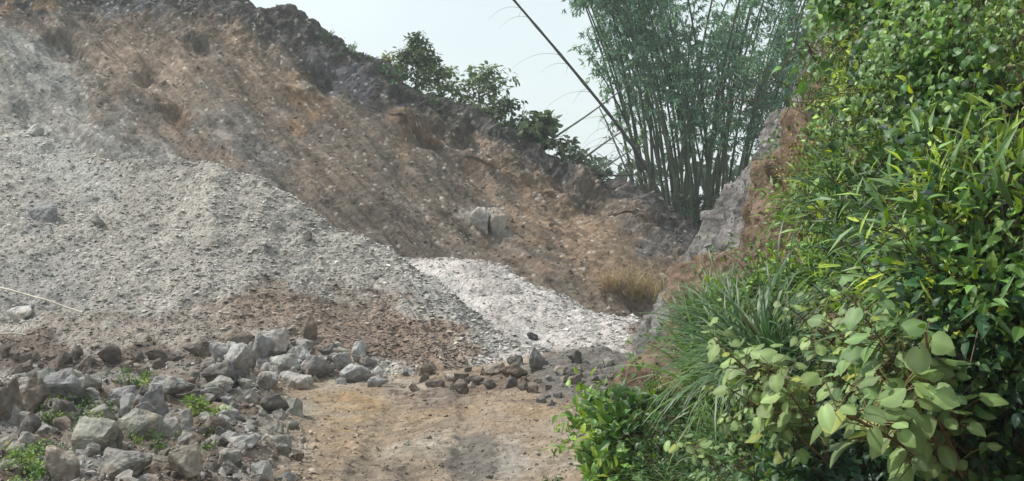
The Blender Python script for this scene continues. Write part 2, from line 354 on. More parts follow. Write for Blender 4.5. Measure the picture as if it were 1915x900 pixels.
# --- the excavated hillside
FD = unit(np.array([0.60, -0.46, -0.65])); FN = unit(np.array([0.35, -0.62, 0.70])); FE = unit(np.cross(FD, FN)); FN2 = np.cross(FD, FE)
def grid_slope():
    crest = [(-420, -130, 60), (-100, -70, 60), (150, -50, 59.5), (300, -28, 59), (400, -12, 58.6), (440, 0, 58.3), (480, 26, 58), (540, 33, 57.6), (600, 60, 57.2), (650, 95, 56.8), (700, 120, 56.4), (750, 163, 56),
             (800, 190, 55.6), (860, 215, 55.2), (900, 240, 54.8), (960, 266, 54.2), (1000, 290, 53.8), (1050, 319, 53.3), (1100, 335, 52.8), (1150, 352, 52.3), (1200, 386, 51.6), (1250, 420, 51), (1330, 462, 50), (1500, 500, 49)]
    st = {}
    for px, py, Y in crest:
        zc = pz(py, Y); Yt = np.interp(px, [-400, 400, 900, 1200, 1500], [48.2, 46.5, 46, 43.5, 43])
        pyt = np.interp(px, [-400, 0, 500, 800, 1000, 1200, 1500], [330, 340, 440, 530, 575, 625, 650])
        zt = pz(pyt, Yt); dz = zc - zt
        st[px] = [(Yt - 1, zt - 1.5), (Yt, zt), (lerp(Yt, Y, .4), zt + dz * .34), (lerp(Yt, Y, .78), zt + dz * .72), (Y - .55, zc - dz * .045), (Y, zc), (Y + 6, zc - .6), (Y + 45, zc - 3), (Y + 130, -2)]
    px = np.linspace(-420, 1500, 1250); tt = np.concatenate([np.linspace(0, 5.2, 560), np.linspace(5.25, 6, 20), np.linspace(6.1, 8, 30)])
    Y, Z = profile(st, px, np.arange(9), tt); Y = smooth_rows(Y, 7); Z = smooth_rows(Z, 9)
    PX = np.broadcast_to(px, Y.shape); P = np.stack([pxx(PX, Y), Y, Z], -1); n = normals(P)
    FL = np.stack([P @ FD * 0.28, P @ FE, P @ FN2], -1)
    T = np.broadcast_to(tt[:, None], Y.shape)
    X0, Y0 = PX, pyof(P)
    cpy = np.interp(px, [c[0] for c in crest], [c[1] for c in crest])[None, :]
    below = Y0 - cpy                                              # how far under the ridge
    w1, v1 = worley(FL * np.array([2.2, 1.3, 1.3])); w2, v2 = worley(P * 2.8 + 5); w3, v3 = worley(P * 6 + 2)
    face = sstep(0.2, 1.2, T)
    top = sstep(120, 25, below) * sstep(5.6, 4.9, T)
    d = fbm(FL * 0.42 + 3, 3) * 0.6 + fbm(FL * np.array([0.22, 1.0, 1.0]) * 1.1, 5) * 0.28 + fbm(FL * np.array([0.25, 2.2, 2.2]) + 9, 3) * 0.11 + fbm(FL * np.array([.2, .8, .8]) + 21, 3, ridged=True) * 0.36 + (0.55 - w1) * 0.30 * v1 * (0.3 + top) + (0.5 - w2) * 0.10 * v2 * (.4 + top) + (0.5 - w3) * 0.05 * v3
    d = d + top * fbm(P * 0.9 + 7, 4, ridged=True) * 0.30 + 0.05 * fbm(P * 2.4, 3)
    # a few slumped hollows under the dark topsoil
    for (hx, hy, rr, a) in ((120, 90, 34, -.7), (270, 150, 22, -.5), (795, 265, 30, -.6), (870, 270, 26, -.7), (330, 215, 26, -.5), (375, 95, 22, -.5), (1110, 375, 38, -.7), (1050, 345, 24, -.4), (600, 150, 36, -.6), (1195, 420, 36, .5), (760, 235, 32, .6), (565, 170, 34, .45), (910, 415, 34, .35)):
        wob = fbm(P * 0.8 + hx, 3) * 18
        d = d + a * np.exp(-(((X0 - hx + wob) / rr) ** 2 + ((Y0 - hy + wob) / rr / .75) ** 2) ** 1.3)
    P = P + n * (d * (0.3 + 0.7 * sstep(8, 5.2, T)))[..., None]
    base = np.array([0.175, 0.142, 0.114])
    C = lerp(base, np.array([0.185, 0.155, 0.13]), sstep(-.25, .25, fbm(FL * 0.7 + 8, 4))[..., None])
    C = lerp(C, np.array([0.22, 0.158, 0.112]), (0.5 * sstep(0.0, .45, fbm(FL * 0.9 + 18, 5)))[..., None])
    GP_ = (0.28, 0.268, 0.245); OR = (0.26, 0.168, 0.095); DK = (0.052, 0.048, 0.05)
    C = paint(C, P, [(80, 200, 230, 110, 38, GP_, .85), (180, 270, 200, 60, 20, (0.30, 0.285, 0.265), .8), (60, 110, 110, 45, 40, (0.25, 0.25, 0.235), .6),
                     (300, 130, 190, 70, 42, (0.245, 0.185, 0.14), .7), (250, 120, 60, 20, 50, (0.24, 0.18, 0.135), .55), (450, 110, 150, 34, 42, (0.22, 0.16, 0.112), .7), (580, 175, 60, 30, 45, OR, .75), (770, 240, 55, 36, 35, (0.24, 0.165, 0.105), .8),
                     (430, 250, 130, 50, 40, (0.19, 0.185, 0.175), .6), (330, 210, 45, 30, 60, (0.20, 0.13, 0.08), .6), (400, 285, 60, 25, 30, (0.23, 0.165, 0.12), .5), (620, 320, 160, 60, 38, (0.20, 0.155, 0.12), .6), (700, 420, 150, 45, 30, (0.14, 0.12, 0.10), .7),
                     (1000, 380, 200, 60, 35, (0.245, 0.172, 0.115), .7), (1150, 480, 130, 70, 35, (0.255, 0.185, 0.125), .75), (940, 350, 60, 30, 35, (0.20, 0.165, 0.14), .7), (910, 410, 50, 26, 20, (0.34, 0.31, 0.29), .7),
                     (1180, 560, 60, 35, 10, (0.16, 0.12, 0.09), .6), (1240, 440, 45, 50, 60, (0.13, 0.12, 0.12), .8), (1000, 500, 140, 26, 25, (0.20, 0.14, 0.10), .6)], warp=42, freq=0.5)
    C = C * (1 + .65 * fbm(FL * np.array([.16, 2.0, 2.0]) + 3, 4) + .25 * fbm(FL * np.array([.3, 6, 6]) + 3, 3))[..., None]
    # dark topsoil band under the ridge
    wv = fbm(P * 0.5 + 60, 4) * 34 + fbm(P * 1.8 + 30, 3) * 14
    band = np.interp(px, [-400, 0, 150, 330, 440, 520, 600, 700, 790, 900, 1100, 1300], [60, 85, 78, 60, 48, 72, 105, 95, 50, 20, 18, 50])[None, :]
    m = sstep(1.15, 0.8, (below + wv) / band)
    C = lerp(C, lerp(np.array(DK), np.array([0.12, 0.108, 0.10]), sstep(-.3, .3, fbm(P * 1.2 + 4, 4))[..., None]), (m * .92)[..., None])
    C = paint(C, P, [(620, 130, 60, 34, 40, (0.15, 0.14, 0.15), .7), (670, 150, 40, 30, 40, (0.10, 0.105, 0.125), .6), (20, 0, 110, 16, 0, (0.25, 0.16, 0.10), .9), (240, 15, 80, 14, 0, (0.15, 0.15, 0.16), .7), (530, 60, 30, 14, 45, (0.2, 0.19, 0.19), .5)], warp=25, freq=1.0)
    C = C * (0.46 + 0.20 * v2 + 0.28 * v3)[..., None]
    C = lerp(C, np.array([0.36, 0.34, 0.31]), ((v3 > .93) & (w3 < .45))[..., None] * .7)
    return P, C, FL
CP, CC, CF = grid_slope()
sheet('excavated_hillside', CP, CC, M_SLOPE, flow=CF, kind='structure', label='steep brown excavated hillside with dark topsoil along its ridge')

# --- the overgrown bank on the right
def bank_z(X, Y):
    s = X - bank_foot(Y)
    steep = np.interp(Y, [4, 16, 24, 32], [1.5, 1.6, 1.75, 1.9])
    z = np.where(s < 0, s * 2.0, steep * s - 0.035 * s * s)
    return z
def grid_bank():
    Y = np.concatenate([np.linspace(3.0, 12, 120), np.linspace(12.1, 36.5, 560)]); s = np.linspace(-0.5, 9.5, 430)
    YY, SS = np.meshgrid(Y, s, indexing='ij'); X = bank_foot(YY) + SS
    Z = bank_z(X, YY); P = np.stack([X, YY, Z], -1); n = normals(P); n[n[..., 0] > 0] *= 1
    w1, v1 = worley(P * np.array([1.1, .8, .7])); w2, v2 = worley(P * 2.6 + 5); w3, v3 = worley(P * 6 + 2)
    rocky = sstep(27, 29.5, YY)
    far = sstep(18.5, 22, YY)
    d = fbm(P * 0.55 + 3, 4) * (1.6 - 1.0 * far) + fbm(P * 1.1, 4, ridged=True) * 0.28 + (0.55 - w1) * 0.40 * v1 + (0.5 - w2) * 0.22 * v2 + (0.5 - w3) * 0.10 * v3
    P = P + n * d[..., None]
    C = lerp(np.array([0.14, 0.098, 0.07]), np.array([0.20, 0.142, 0.105]), sstep(-.3, .3, fbm(P * 0.8 + 8, 4))[..., None])
    rk = lerp(np.array([0.10, 0.093, 0.09]), np.array([0.215, 0.203, 0.197]), sstep(-.35, .35, fbm(P * 1.5 + 8, 4))[..., None])
    rm = sstep(-.5, .3, (YY - 22.6) * .6 + fbm(P * 0.7 + 55, 4) * 1.3 )
    C = lerp(C, rk, rm[..., None])
    C = C * (0.7 + 0.3 * v2 + 0.3 * v3)[..., None]
    return P, C
DP, DC = grid_bank()
sheet('right_bank_terrain', DP, DC, M_ROCK, kind='structure', label='steep overgrown bank with bare grey rock at its far end')

# ------------------------------------------------------------------ ray placement on the real surfaces
def tree_of(P, st=4):
    Q = P[::st, ::st]; r, c = Q.shape[:2]
    i = (np.arange(r - 1)[:, None] * c + np.arange(c - 1)[None, :]).ravel()
    return BVHTree.FromPolygons(Q.reshape(-1, 3).tolist(), np.stack([i, i + 1, i + c + 1, i + c], -1).tolist())
BT = {'ground': tree_of(GP, 3), 'mound': tree_of(AP, 3), 'pale': tree_of(BP, 3), 'slope': tree_of(CP, 4), 'bank': tree_of(DP, 3)}
ORG = Vector((0, 0, CAMZ))
def hit(px, py, names=('ground', 'mound', 'pale', 'slope', 'bank')):
    d = Vector(((px - CX) / F, 1.0, (CY - py) / F)).normalized(); best = None
    for k in names:
        h = BT[k].ray_cast(ORG, d)
        if h[0] is not None and (best is None or h[3] < best[3]): best = h
    if best is None: return None
    n = best[1] if best[1].z > 0 else -best[1]
    return np.array(best[0]), np.array(n)
def drop(x, y, names=('ground', 'mound', 'bank')):
    z = None; nn = None
    for k in names:
        h = BT[k].ray_cast(Vector((x, y, 40)), Vector((0, 0, -1)))
        if h[0] is not None and (z is None or h[0].z > z): z = h[0].z; nn = h[1]
    return z if z is not None else 0.0

# ------------------------------------------------------------------ rocks
def rock_template(seed, n=16, sub=0, flat=(1, .8, .65), amp=0.05):
    r = np.random.default_rng(seed); bm = bmesh.new()
    for _ in range(n):
        v = r.normal(size=3); v /= np.linalg.norm(v); v *= r.uniform(.62, 1.0); bm.verts.new(v * np.array(flat) * .5)
    res = bmesh.ops.convex_hull(bm, input=bm.verts)
    bmesh.ops.delete(bm, geom=[e for e in res['geom_interior'] if isinstance(e, bmesh.types.BMVert)], context='VERTS')
    if sub:
        bmesh.ops.bevel(bm, geom=list(bm.edges), offset=0.018, segments=1, affect='EDGES', profile=.5)
        bmesh.ops.triangulate(bm, faces=bm.faces)
        for _ in range(sub): bmesh.ops.subdivide_edges(bm, edges=bm.edges, cuts=1, use_grid_fill=True)
        bmesh.ops.triangulate(bm, faces=bm.faces)
    bmesh.ops.recalc_face_normals(bm, faces=bm.faces)
    V = np.array([v.co[:] for v in bm.verts])
    if sub:
        nn = np.array([v.normal[:] for v in bm.verts]); bm.normal_update(); nn = np.array([v.normal[:] for v in bm.verts])
        w, vv = worley(V * 4 + seed)
        V = V + nn * (fbm(V * 3 + seed, 4) * amp * 1.5 + (0.5 - w) * amp * 1.3 + fbm(V * 9 + seed, 3, ridged=True) * amp * .6)[:, None]
    fl = np.array([v.index for f in bm.faces for v in f.verts]); tt = np.array([len(f.verts) for f in bm.faces])
    bm.free(); return V, fl, tt
SMALL = [rock_template(100 + k, n=10, flat=(1, random.uniform(.6, .95), random.uniform(.4, .75))) for k in range(12)]
MID = [rock_template(200 + k, n=13, sub=1, flat=(1, random.uniform(.65, .95), random.uniform(.5, .8)), amp=.05) for k in range(10)]
BIG = [rock_template(300 + k, n=11, sub=3, flat=(1, random.uniform(.7, .95), random.uniform(.6, .85)), amp=.035) for k in range(10)]
def rand_rot(n, r=rng):
    q = r.normal(size=(n, 4)); q /= np.linalg.norm(q, axis=1)[:, None]; w, x, y, z = q.T
    return np.stack([np.stack([1 - 2 * (y * y + z * z), 2 * (x * y - z * w), 2 * (x * z + y * w)], -1),
                     np.stack([2 * (x * y + z * w), 1 - 2 * (x * x + z * z), 2 * (y * z - x * w)], -1),
                     np.stack([2 * (x * z - y * w), 2 * (y * z + x * w), 1 - 2 * (x * x + y * y)], -1)], -2)
def scatter_stones(name, P, C, n, med, sig, label, mask=None, bright=(0.8, 1.5), mx=0.3, sink=0.15, flat=.8):
    """loose broken stone that nobody could count"""
    r_, c_ = P.shape[:2]; mb = MB()
    idx = rng.integers(0, r_ * c_, n * (3 if mask is not None else 1))
    if mask is not None:
        mk = mask.ravel()[idx]; idx = idx[rng.random(len(idx)) < mk][:n]
    Q = P.reshape(-1, 3)[idx]; K = C.reshape(-1, 3)[idx]
    size = np.minimum(np.exp(rng.normal(math.log(med), sig, len(idx))), mx)
    Mt = rand_rot(len(idx)) * size[:, None, None]
    Mt[:, 2, :] *= flat
    Q = Q + np.array([0, 0, 1]) * (size * sink)[:, None]
    g = K.mean(1, keepdims=True)
    K = lerp(K, g, .35) * rng.uniform(bright[0], bright[1], (len(idx), 1)) + rng.normal(0, .006, (len(idx), 3))
    kk = rng.integers(0, len(SMALL), len(idx))
    for k in range(len(SMALL)):
        m = kk == k; mb.inst(SMALL[k], Mt[m], Q[m], K[m])
    return link(name, mb.mesh(name), M_ROCK, kind='stuff', label=label, cat='rubble')
scatter_stones('rubble', AP[60:400], AC[60:400], 34000, .08, .6, 'loose broken grey stones covering the mound', bright=(1.0, 2.1), sink=.12, flat=.5)  # stone colour raised above the mound's so the tops look sunlit
scatter_stones('rubble', BP[40:290], BC[40:290], 9000, .075, .65, 'loose whitish stones on the pale mound', bright=(.95, 1.5), sink=.12, flat=.5)
tC = np.ones(CP.shape[:2]); scatter_stones('rubble', CP[60:555], CC[60:555], 17000, .075, .6, 'small stones caught on the brown slope', bright=(.7, 1.8), sink=.05, mx=.4)
X_, Y_ = GP[..., 0], GP[..., 1]
gm = np.clip(sstep(0, .8, path_left(Y_) - X_) + sstep(.3, 1.0, X_) * sstep(20, 23, Y_) + .6, 0, 1)
scatter_stones('gravel', GP, GC, 40000, .042, .6, 'gravel and broken stone on the dirt track', mask=gm, bright=(.85, 2.0), mx=.2, sink=.05)  # gravel colour brightened to offset shade on the faces in view
lm = sstep(0, .8, path_left(Y_) - X_) * sstep(31, 29, Y_)
scatter_stones('rubble', GP, GC, 12000, .08, .6, 'angular rubble filling the gaps between the foreground boulders', mask=lm, bright=(.7, 2.3), mx=.3, sink=.06)
scatter_stones('rubble', DP[420:], DC[420:], 5000, .08, .5, 'loose stones on the bare rock end of the bank', mx=.3)

def boulder(px, py, w, h, col, label, tm=None, dep=None, flat=None, seed=None, on=('ground', 'mound', 'pale', 'slope', 'bank'), group=None, name='boulder', cat='boulder', tilt=0.0, res=BIG):
    """rock whose foot stands at the surface under pixel (px, py + h/2)"""
    hh = hit(px, min(py + h * .42, 1000), on)
    p, nrm = hh; dist = p[1]
    W_, H_ = w / F * dist, h / F * dist
    me_t = res[(seed if seed is not None else random.randrange(1000)) % len(res)]
    V, fl, tt = me_t
    ext = V.max(0) - V.min(0)
    ang = random.uniform(0, 6.28) if seed is None else seed * 1.7
    ca, sa = math.cos(ang), math.sin(ang)
    V = V @ np.array([[ca, -sa, 0], [sa, ca, 0], [0, 0, 1]]).T
    if tilt:
        ct, s_t = math.cos(tilt), math.sin(tilt); V = V @ np.array([[ct, 0, s_t], [0, 1, 0], [-s_t, 0, ct]]).T
    ext = V.max(0) - V.min(0)
    V = V * np.array([W_ / ext[0], (dep or (W_ * .5 + H_ * .5)) / ext[1], H_ * 1.36 / ext[2]])
    V[:, 2] -= V[:, 2].min()
    c0 = np.array(col); nn = fbm(V * 4 / max(W_, .1) + px, 4)
    c0 = lerp(c0, np.array([c0.mean()] * 3) * np.array([1.04, 1.0, .94]), .45); C = c0 * (1 + .3 * nn[:, None]); C = lerp(C, c0 * np.array([1.15, .9, .68]), (0.5 * sstep(.1, .5, fbm(V * 2 / max(W_, .1) + py, 3)))[:, None])
    me = mesh_from(name, V, fl, tt, C)
    o = link(name, me, M_ROCK, label=label, cat=cat, group=group)
    o.location = (p[0], p[1] + (dep or W_) * .1, p[2] - H_ * .32)
    return o
G1 = (0.28, 0.262, 0.235); G2 = (0.33, 0.33, 0.325); GB = (0.235, 0.235, 0.245); DKG = (0.135, 0.122, 0.112); BR = (0.20, 0.15, 0.115); TAN = (0.34, 0.28, 0.21); GG = (0.27, 0.275, 0.225)
big = [
 (14, 755, 62, 80, BR, 'brown grey boulder cut by the left frame edge beside the ditch'),
 (62, 742, 64, 62, BR, 'reddish brown block between the edge boulder and the blue grey one'),
 (104, 728, 74, 66, GB, 'dark blue grey boulder at the head of the shaded ditch'),
 (150, 745, 34, 34, BR, 'small brown boulder right of the dark blue grey one'),
 (178, 822, 98, 70, GG, 'large smooth greenish grey boulder in the foreground weeds'),
 (122, 872, 72, 66, (0.31, 0.255, 0.20), 'cream and brown boulder propped under the greenish grey one'),
 (262, 795, 84, 50, GG, 'tawny wedge shaped boulder behind the largest foreground boulder'),
 (226, 872, 104, 52, G1, 'rough grey boulder at the bottom beside the cream one'),
 (350, 866, 76, 62, TAN, 'tan faced upright boulder at the bottom of the rock pile'),
 (232, 748, 78, 46, GB, 'low blue grey slab behind the weeds'),
 (288, 752, 52, 52, GB, 'blue grey block leaning on the low slab'),
 (312, 726, 92, 40, G2, 'jagged light grey boulder in the middle of the foreground pile'),
 (404, 706, 74, 50, DKG, 'dark grey pointed boulder behind the yellow green shrub'),
 (396, 738, 62, 26, G2, 'flat pale slab directly behind the yellow green shrub'),
 (445, 676, 56, 58, G2, 'pale tilted slab at the left end of the block pile'),
 (415, 660, 44, 34, GB, 'blue grey block left of the pale tilted slab'),
 (438, 636, 70, 34, BR, 'brown earthy clod above the pale tilted slab'),
 (486, 652, 46, 48, GB, 'steel grey block beside the pale tilted slab'),
 (515, 640, 62, 46, (0.36, 0.33, 0.30), 'cream grey block at the back of the block pile'),
 (532, 688, 70, 46, (0.33, 0.345, 0.31), 'pale greenish block at the front of the block pile'),
 (560, 662, 48, 34, G2, 'light grey block in the middle of the block pile'),
 (592, 690, 62, 44, GB, 'blue grey block at the front centre of the pile'),
 (614, 660, 42, 32, DKG, 'dark grey rounded block near the right top of the pile'),
 (640, 678, 46, 34, G2, 'light grey block at the right shoulder of the pile'),
 (660, 702, 66, 34, (0.31, 0.32, 0.33), 'wide grey block ending the pile on the right'),
 (556, 714, 70, 30, (0.36, 0.345, 0.33), 'flat pale block at the foot of the pile near the track'),
 (578, 618, 30, 46, (0.20, 0.14, 0.105), 'upright reddish clod standing behind the block pile'),
 (700, 716, 44, 18, G2, 'small flat stone lying right of the block pile'),
 (458, 828, 66, 26, G2, 'flat pale slab in dark rubble beside the track'),
 (510, 760, 56, 40, DKG, 'dark earthy boulder at the left edge of the track'),
 (336, 790, 70, 42, G1, 'grey boulder in front of the jagged light one'),
 (60, 830, 66, 40, G1, 'half buried grey boulder in the left weeds'),
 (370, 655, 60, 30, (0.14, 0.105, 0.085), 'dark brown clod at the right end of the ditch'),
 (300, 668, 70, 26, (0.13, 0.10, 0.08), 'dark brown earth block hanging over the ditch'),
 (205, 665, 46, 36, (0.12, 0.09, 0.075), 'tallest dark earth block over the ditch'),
 (849, 706, 46, 18, (0.33, 0.28, 0.23), 'flat tan stone on the lip at the head of the track'),
 (812, 716, 40, 18, BR, 'small brown stone left of the flat tan stone'),
 (885, 712, 38, 18, BR, 'brown flat stone right of the flat tan stone'),
 (928, 690, 48, 22, (0.30, 0.24, 0.19), 'long tan stone near the head of the track'),
 (962, 698, 58, 30, (0.22, 0.15, 0.105), 'rusty brown stone beside the upright grey block'),
 (966, 676, 34, 20, DKG, 'dark pointed stone behind the rusty brown one'),
 (1003, 674, 34, 46, (0.27, 0.265, 0.26), 'upright grey bucket shaped block at the head of the track'),
 (1074, 668, 32, 24, DKG, 'dark stone right of the upright grey block'),
 (996, 630, 24, 16, (0.10, 0.10, 0.105), 'dark lone stone lying on the pale mound'),
 (898, 412, 40, 44, (0.42, 0.38, 0.36), 'pale pinkish boulder stuck in the brown slope'),
 (928, 416, 34, 46, (0.33, 0.27, 0.23), 'tan boulder stuck in the slope beside the pale one'),
 (82, 398, 62, 34, (0.23, 0.235, 0.265), 'bluish boulder half buried high on the grey mound'),
 (36, 588, 52, 26, (0.46, 0.45, 0.43), 'white boulder on the grey mound under the thin pole'),
 (66, 243, 30, 22, (0.42, 0.42, 0.40), 'pale boulder on the skyline of the grey mound'),
 (183, 415, 30, 20, G1, 'grey boulder right of the bluish half buried one'),
 (575, 440, 22, 14, DKG, 'small dark boulder on the right shoulder of the mound'),
 (1896, 98, 80, 66, (0.15, 0.125, 0.115), 'dark rounded boulder at the top right of the bank'),
 (1538, 604, 62, 66, (0.15, 0.11, 0.095), 'dark reddish boulder between grass and shrubs on the bank'),
 (1492, 522, 70, 70, (0.26, 0.165, 0.115), 'bare reddish brown rock on the bank above the tall grass'),
]
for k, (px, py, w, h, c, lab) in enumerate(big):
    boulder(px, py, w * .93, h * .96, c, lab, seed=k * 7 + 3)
def rocks(n, zone, smin, smax, cols, label, group):
    done = 0; k = 0
    while done < n and k < n * 20:
        k += 1; px = random.uniform(zone[0], zone[2]); py = random.uniform(zone[1], zone[3])
        if len(zone) > 4 and not zone[4](px, py): continue
        w = math.exp(random.uniform(math.log(smin), math.log(smax)))
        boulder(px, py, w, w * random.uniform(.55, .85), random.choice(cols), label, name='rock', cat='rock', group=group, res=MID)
        done += 1
leftok = lambda px, py: px < 560 + (py - 730) * .2 and py > 700 - max(0, (px - 380)) * .3
rocks(122, (0, 690, 560, 900, leftok), 16, 50, [G1, G2, GB, DKG, BR, GG, G1], 'small angular rock wedged among the foreground boulders', 'small rocks of the foreground pile')
rocks(48, (400, 640, 700, 716, lambda a, b: b > 650 - (a - 400) * .05), 16, 38, [G2, GB, G1, (0.38, .37, .36), (0.36, .35, .34)], 'small pale rock filling the grey block pile', 'small rocks of the grey block pile')
rocks(28, (720, 690, 1090, 730), 12, 32, [BR, TAN, DKG, (0.19, .14, .11)], 'small brown rock along the lip at the head of the track', 'rocks at the head of the track')
rocks(16, (980, 665, 1190, 770), 10, 22, [(0.19, .18, .17), G1, (0.16, .15, .145)], 'small dark rock in the gravel bump by the bank', 'rocks of the dark gravel bump')
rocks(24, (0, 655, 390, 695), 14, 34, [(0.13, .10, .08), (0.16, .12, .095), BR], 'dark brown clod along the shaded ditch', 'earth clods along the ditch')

# ------------------------------------------------------------------ leaves
def leaf_tmpl(kind):
    if kind == 'point':      # pointed oval, folded and drooping, 1 long
        ys = np.array([0, .25, .55, .8, 1.0]); ws = np.array([.02, .26, .27, .14, .0]); zz = -np.array([0, -.02, .03, .12, .24])
    elif kind == 'round':    # broad rounded with a notch
        ys = np.array([-.12, .08, .35, .65, .88, 1.0]); ws = np.array([.20, .42, .50, .42, .2, .0]); zz = -np.array([.03, -.02, -.03, .03, .12, .2])
    elif kind == 'blade':
        ys = np.array([0, .4, 1.0]); ws = np.array([.03, .09, .0]); zz = -np.array([0, .02, .18])
    n = len(ys); V = []
    for y, w, z in zip(ys, ws, zz): V += [(-w, y, z + w * .28), (0, (y if y > 0 else .02), z), (w, y, z + w * .28)]
    V = np.array(V); f = []
    for i in range(n - 1):
        a = i * 3; f += [a, a + 1, a + 4, a + 3, a + 1, a + 2, a + 5, a + 4]
    return V, np.array(f), np.full(len(f) // 4, 4)
LT = {k: [leaf_tmpl(k)] for k in ('point', 'round', 'blade')}
def vary_leaf(t, cup, droop, wav, asym):
    V, f, n = t; V = V.copy(); V[:, 0] *= 1 + asym * np.sign(V[:, 0]); V[:, 2] += cup * np.abs(V[:, 0]) * 1.2 - droop * V[:, 1] ** 2 + wav * np.sin(V[:, 1] * 9 + 2) * np.abs(V[:, 0]) * 2
    return V, f, n
def round_outline(seed):
    r = np.random.default_rng(seed); ys = np.array([-.10, .02, .2, .42, .62, .8, .93, 1.0]); ws = np.array([.16, .34, .46, .50, .42, .27, .11, .0]) * r.uniform(.94, 1.05, 8)
    V = []; 
    for y, w in zip(ys, ws): V += [(-w * r.uniform(.97, 1.03), y, w * .2), (-w * .5, y + .01, w * .05), (0, max(y, .03), 0), (w * .5, y + .01, w * .05), (w * r.uniform(.97, 1.03), y, w * .2)]
    f = []
    for i in range(7):
        for j in range(4): a = i * 5 + j; f += [a, a + 1, a + 6, a + 5]
    return np.array(V), np.array(f), np.full(len(f) // 4, 4)
LT['big'] = [vary_leaf(round_outline(k), random.uniform(-.35, .15), random.uniform(.0, .45), random.uniform(-.08, .08), random.uniform(-.12, .12)) for k in range(9)]
LT['round'] = [vary_leaf(leaf_tmpl('round'), random.uniform(-.5, .1), random.uniform(-.1, .4), 0, random.uniform(-.2, .2)) for k in range(5)]
def add_leaves(mb, kind, pos, direc, up, size, cols, width=1.0):
    M = frames(direc, up) * size[:, None, None]
    M[:, :, 0] *= width
    T = LT[kind]; M = M.copy(); jw = rng.uniform(.75, 1.15, len(pos)); M[:, :, 0] *= jw[:, None]
    for k, t in enumerate(T):
        m = np.arange(len(pos)) % len(T) == k; mb.inst(t, M[m], pos[m], cols[m])
def leafcols(n, base, var=.25, yellow=.1, r=rng):
    b = np.array(base); c = b * np.exp(r.normal(0, var, (n, 1)))
    y = r.random(n) < yellow; c[y] = c[y] * np.array([1.6, 1.3, .75]); return np.clip(c, 0.004, .7)
def rdir(n, r=rng):
    v = r.normal(size=(n, 3)); return unit(v)
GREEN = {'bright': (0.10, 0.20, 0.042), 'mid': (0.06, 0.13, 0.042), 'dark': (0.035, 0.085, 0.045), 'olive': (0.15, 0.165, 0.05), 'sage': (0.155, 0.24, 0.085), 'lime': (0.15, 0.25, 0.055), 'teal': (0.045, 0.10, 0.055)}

# prototypes live as finished things; the first placement moves the prototype itself
class Proto:
    every = []
    def __init__(s, make): s.root = make(); s.used = False; Proto.every.append(s)
    def place(s, loc, rotz, scale, tilt=None, label=None, group=None):
        o = s.root if not s.used else copy_tree(s.root); s.used = True
        o.location = loc
        q = Quaternion((0, 0, 1), rotz)
        if tilt is not None:
            ax = Vector((0, 0, 1)).cross(Vector(tilt)); ang = Vector((0, 0, 1)).angle(Vector(tilt))
            if ax.length > 1e-4: q = Quaternion(ax, ang) @ q
        o.rotation_mode = 'QUATERNION'; o.rotation_quaternion = q
        o.scale = (scale,) * 3 if not hasattr(scale, '__len__') else scale
        if label: o['label'] = label
        if group: o['group'] = group
        return o
def make_shrub(green, rad=.5, n=420, ls=(.05, .1), kind='point', name='shrub', stemc=(0.12, .09, .06), yellow=.1, mat=None, seed=0, nst=14, hf=1.0):
    def mk():
        r = np.random.default_rng(seed + 50)
        root = empty(name, cat='shrub')
        st = MB(); tips = []
        for k in range(nst):
            d = unit(r.normal(size=3) + np.array([0, 0, .9])); L = rad * r.uniform(.7, 1.5) * hf
            t = np.linspace(0, 1, 6)[:, None]; sag = np.array([0, 0, -.25]) * t ** 2 * L
            pts = d * L * t + sag + r.normal(0, .02, (6, 3)) * t; tube(st, pts, np.linspace(.011, .003, 6) * (rad / .5), stemc, 4)
            for q in range(4):
                a = pts[r.integers(2, 6)]; d2 = unit(d + r.normal(size=3) * .7); p2 = a + d2 * L * .45 * np.linspace(0, 1, 4)[:, None]
                tube(st, p2, np.linspace(.005, .002, 4) * (rad / .5), stemc, 3); tips.append(p2)
            tips.append(pts[2:])
        link('stems', st.mesh('stems'), M_STEM, root)
        lf = MB(); T = np.concatenate(tips); i = r.integers(0, len(T), n); pos = T[i] + r.normal(0, .07 * rad / .5, (n, 3))
        out = unit(pos + np.array([0, 0, .1])); d = unit(out + r.normal(size=(n, 3)) * .6 + np.array([0, 0, -.15])); up = unit(np.array([0, 0, 1.0]) + r.normal(size=(n, 3)) * .45 + out * .3)
        add_leaves(lf, kind, pos, d, up, r.uniform(ls[0], ls[1], n), leafcols(n, GREEN[green], .28, yellow, r))
        link('foliage', lf.mesh('foliage'), mat or M_LEAF, root); return root
    return Proto(mk)
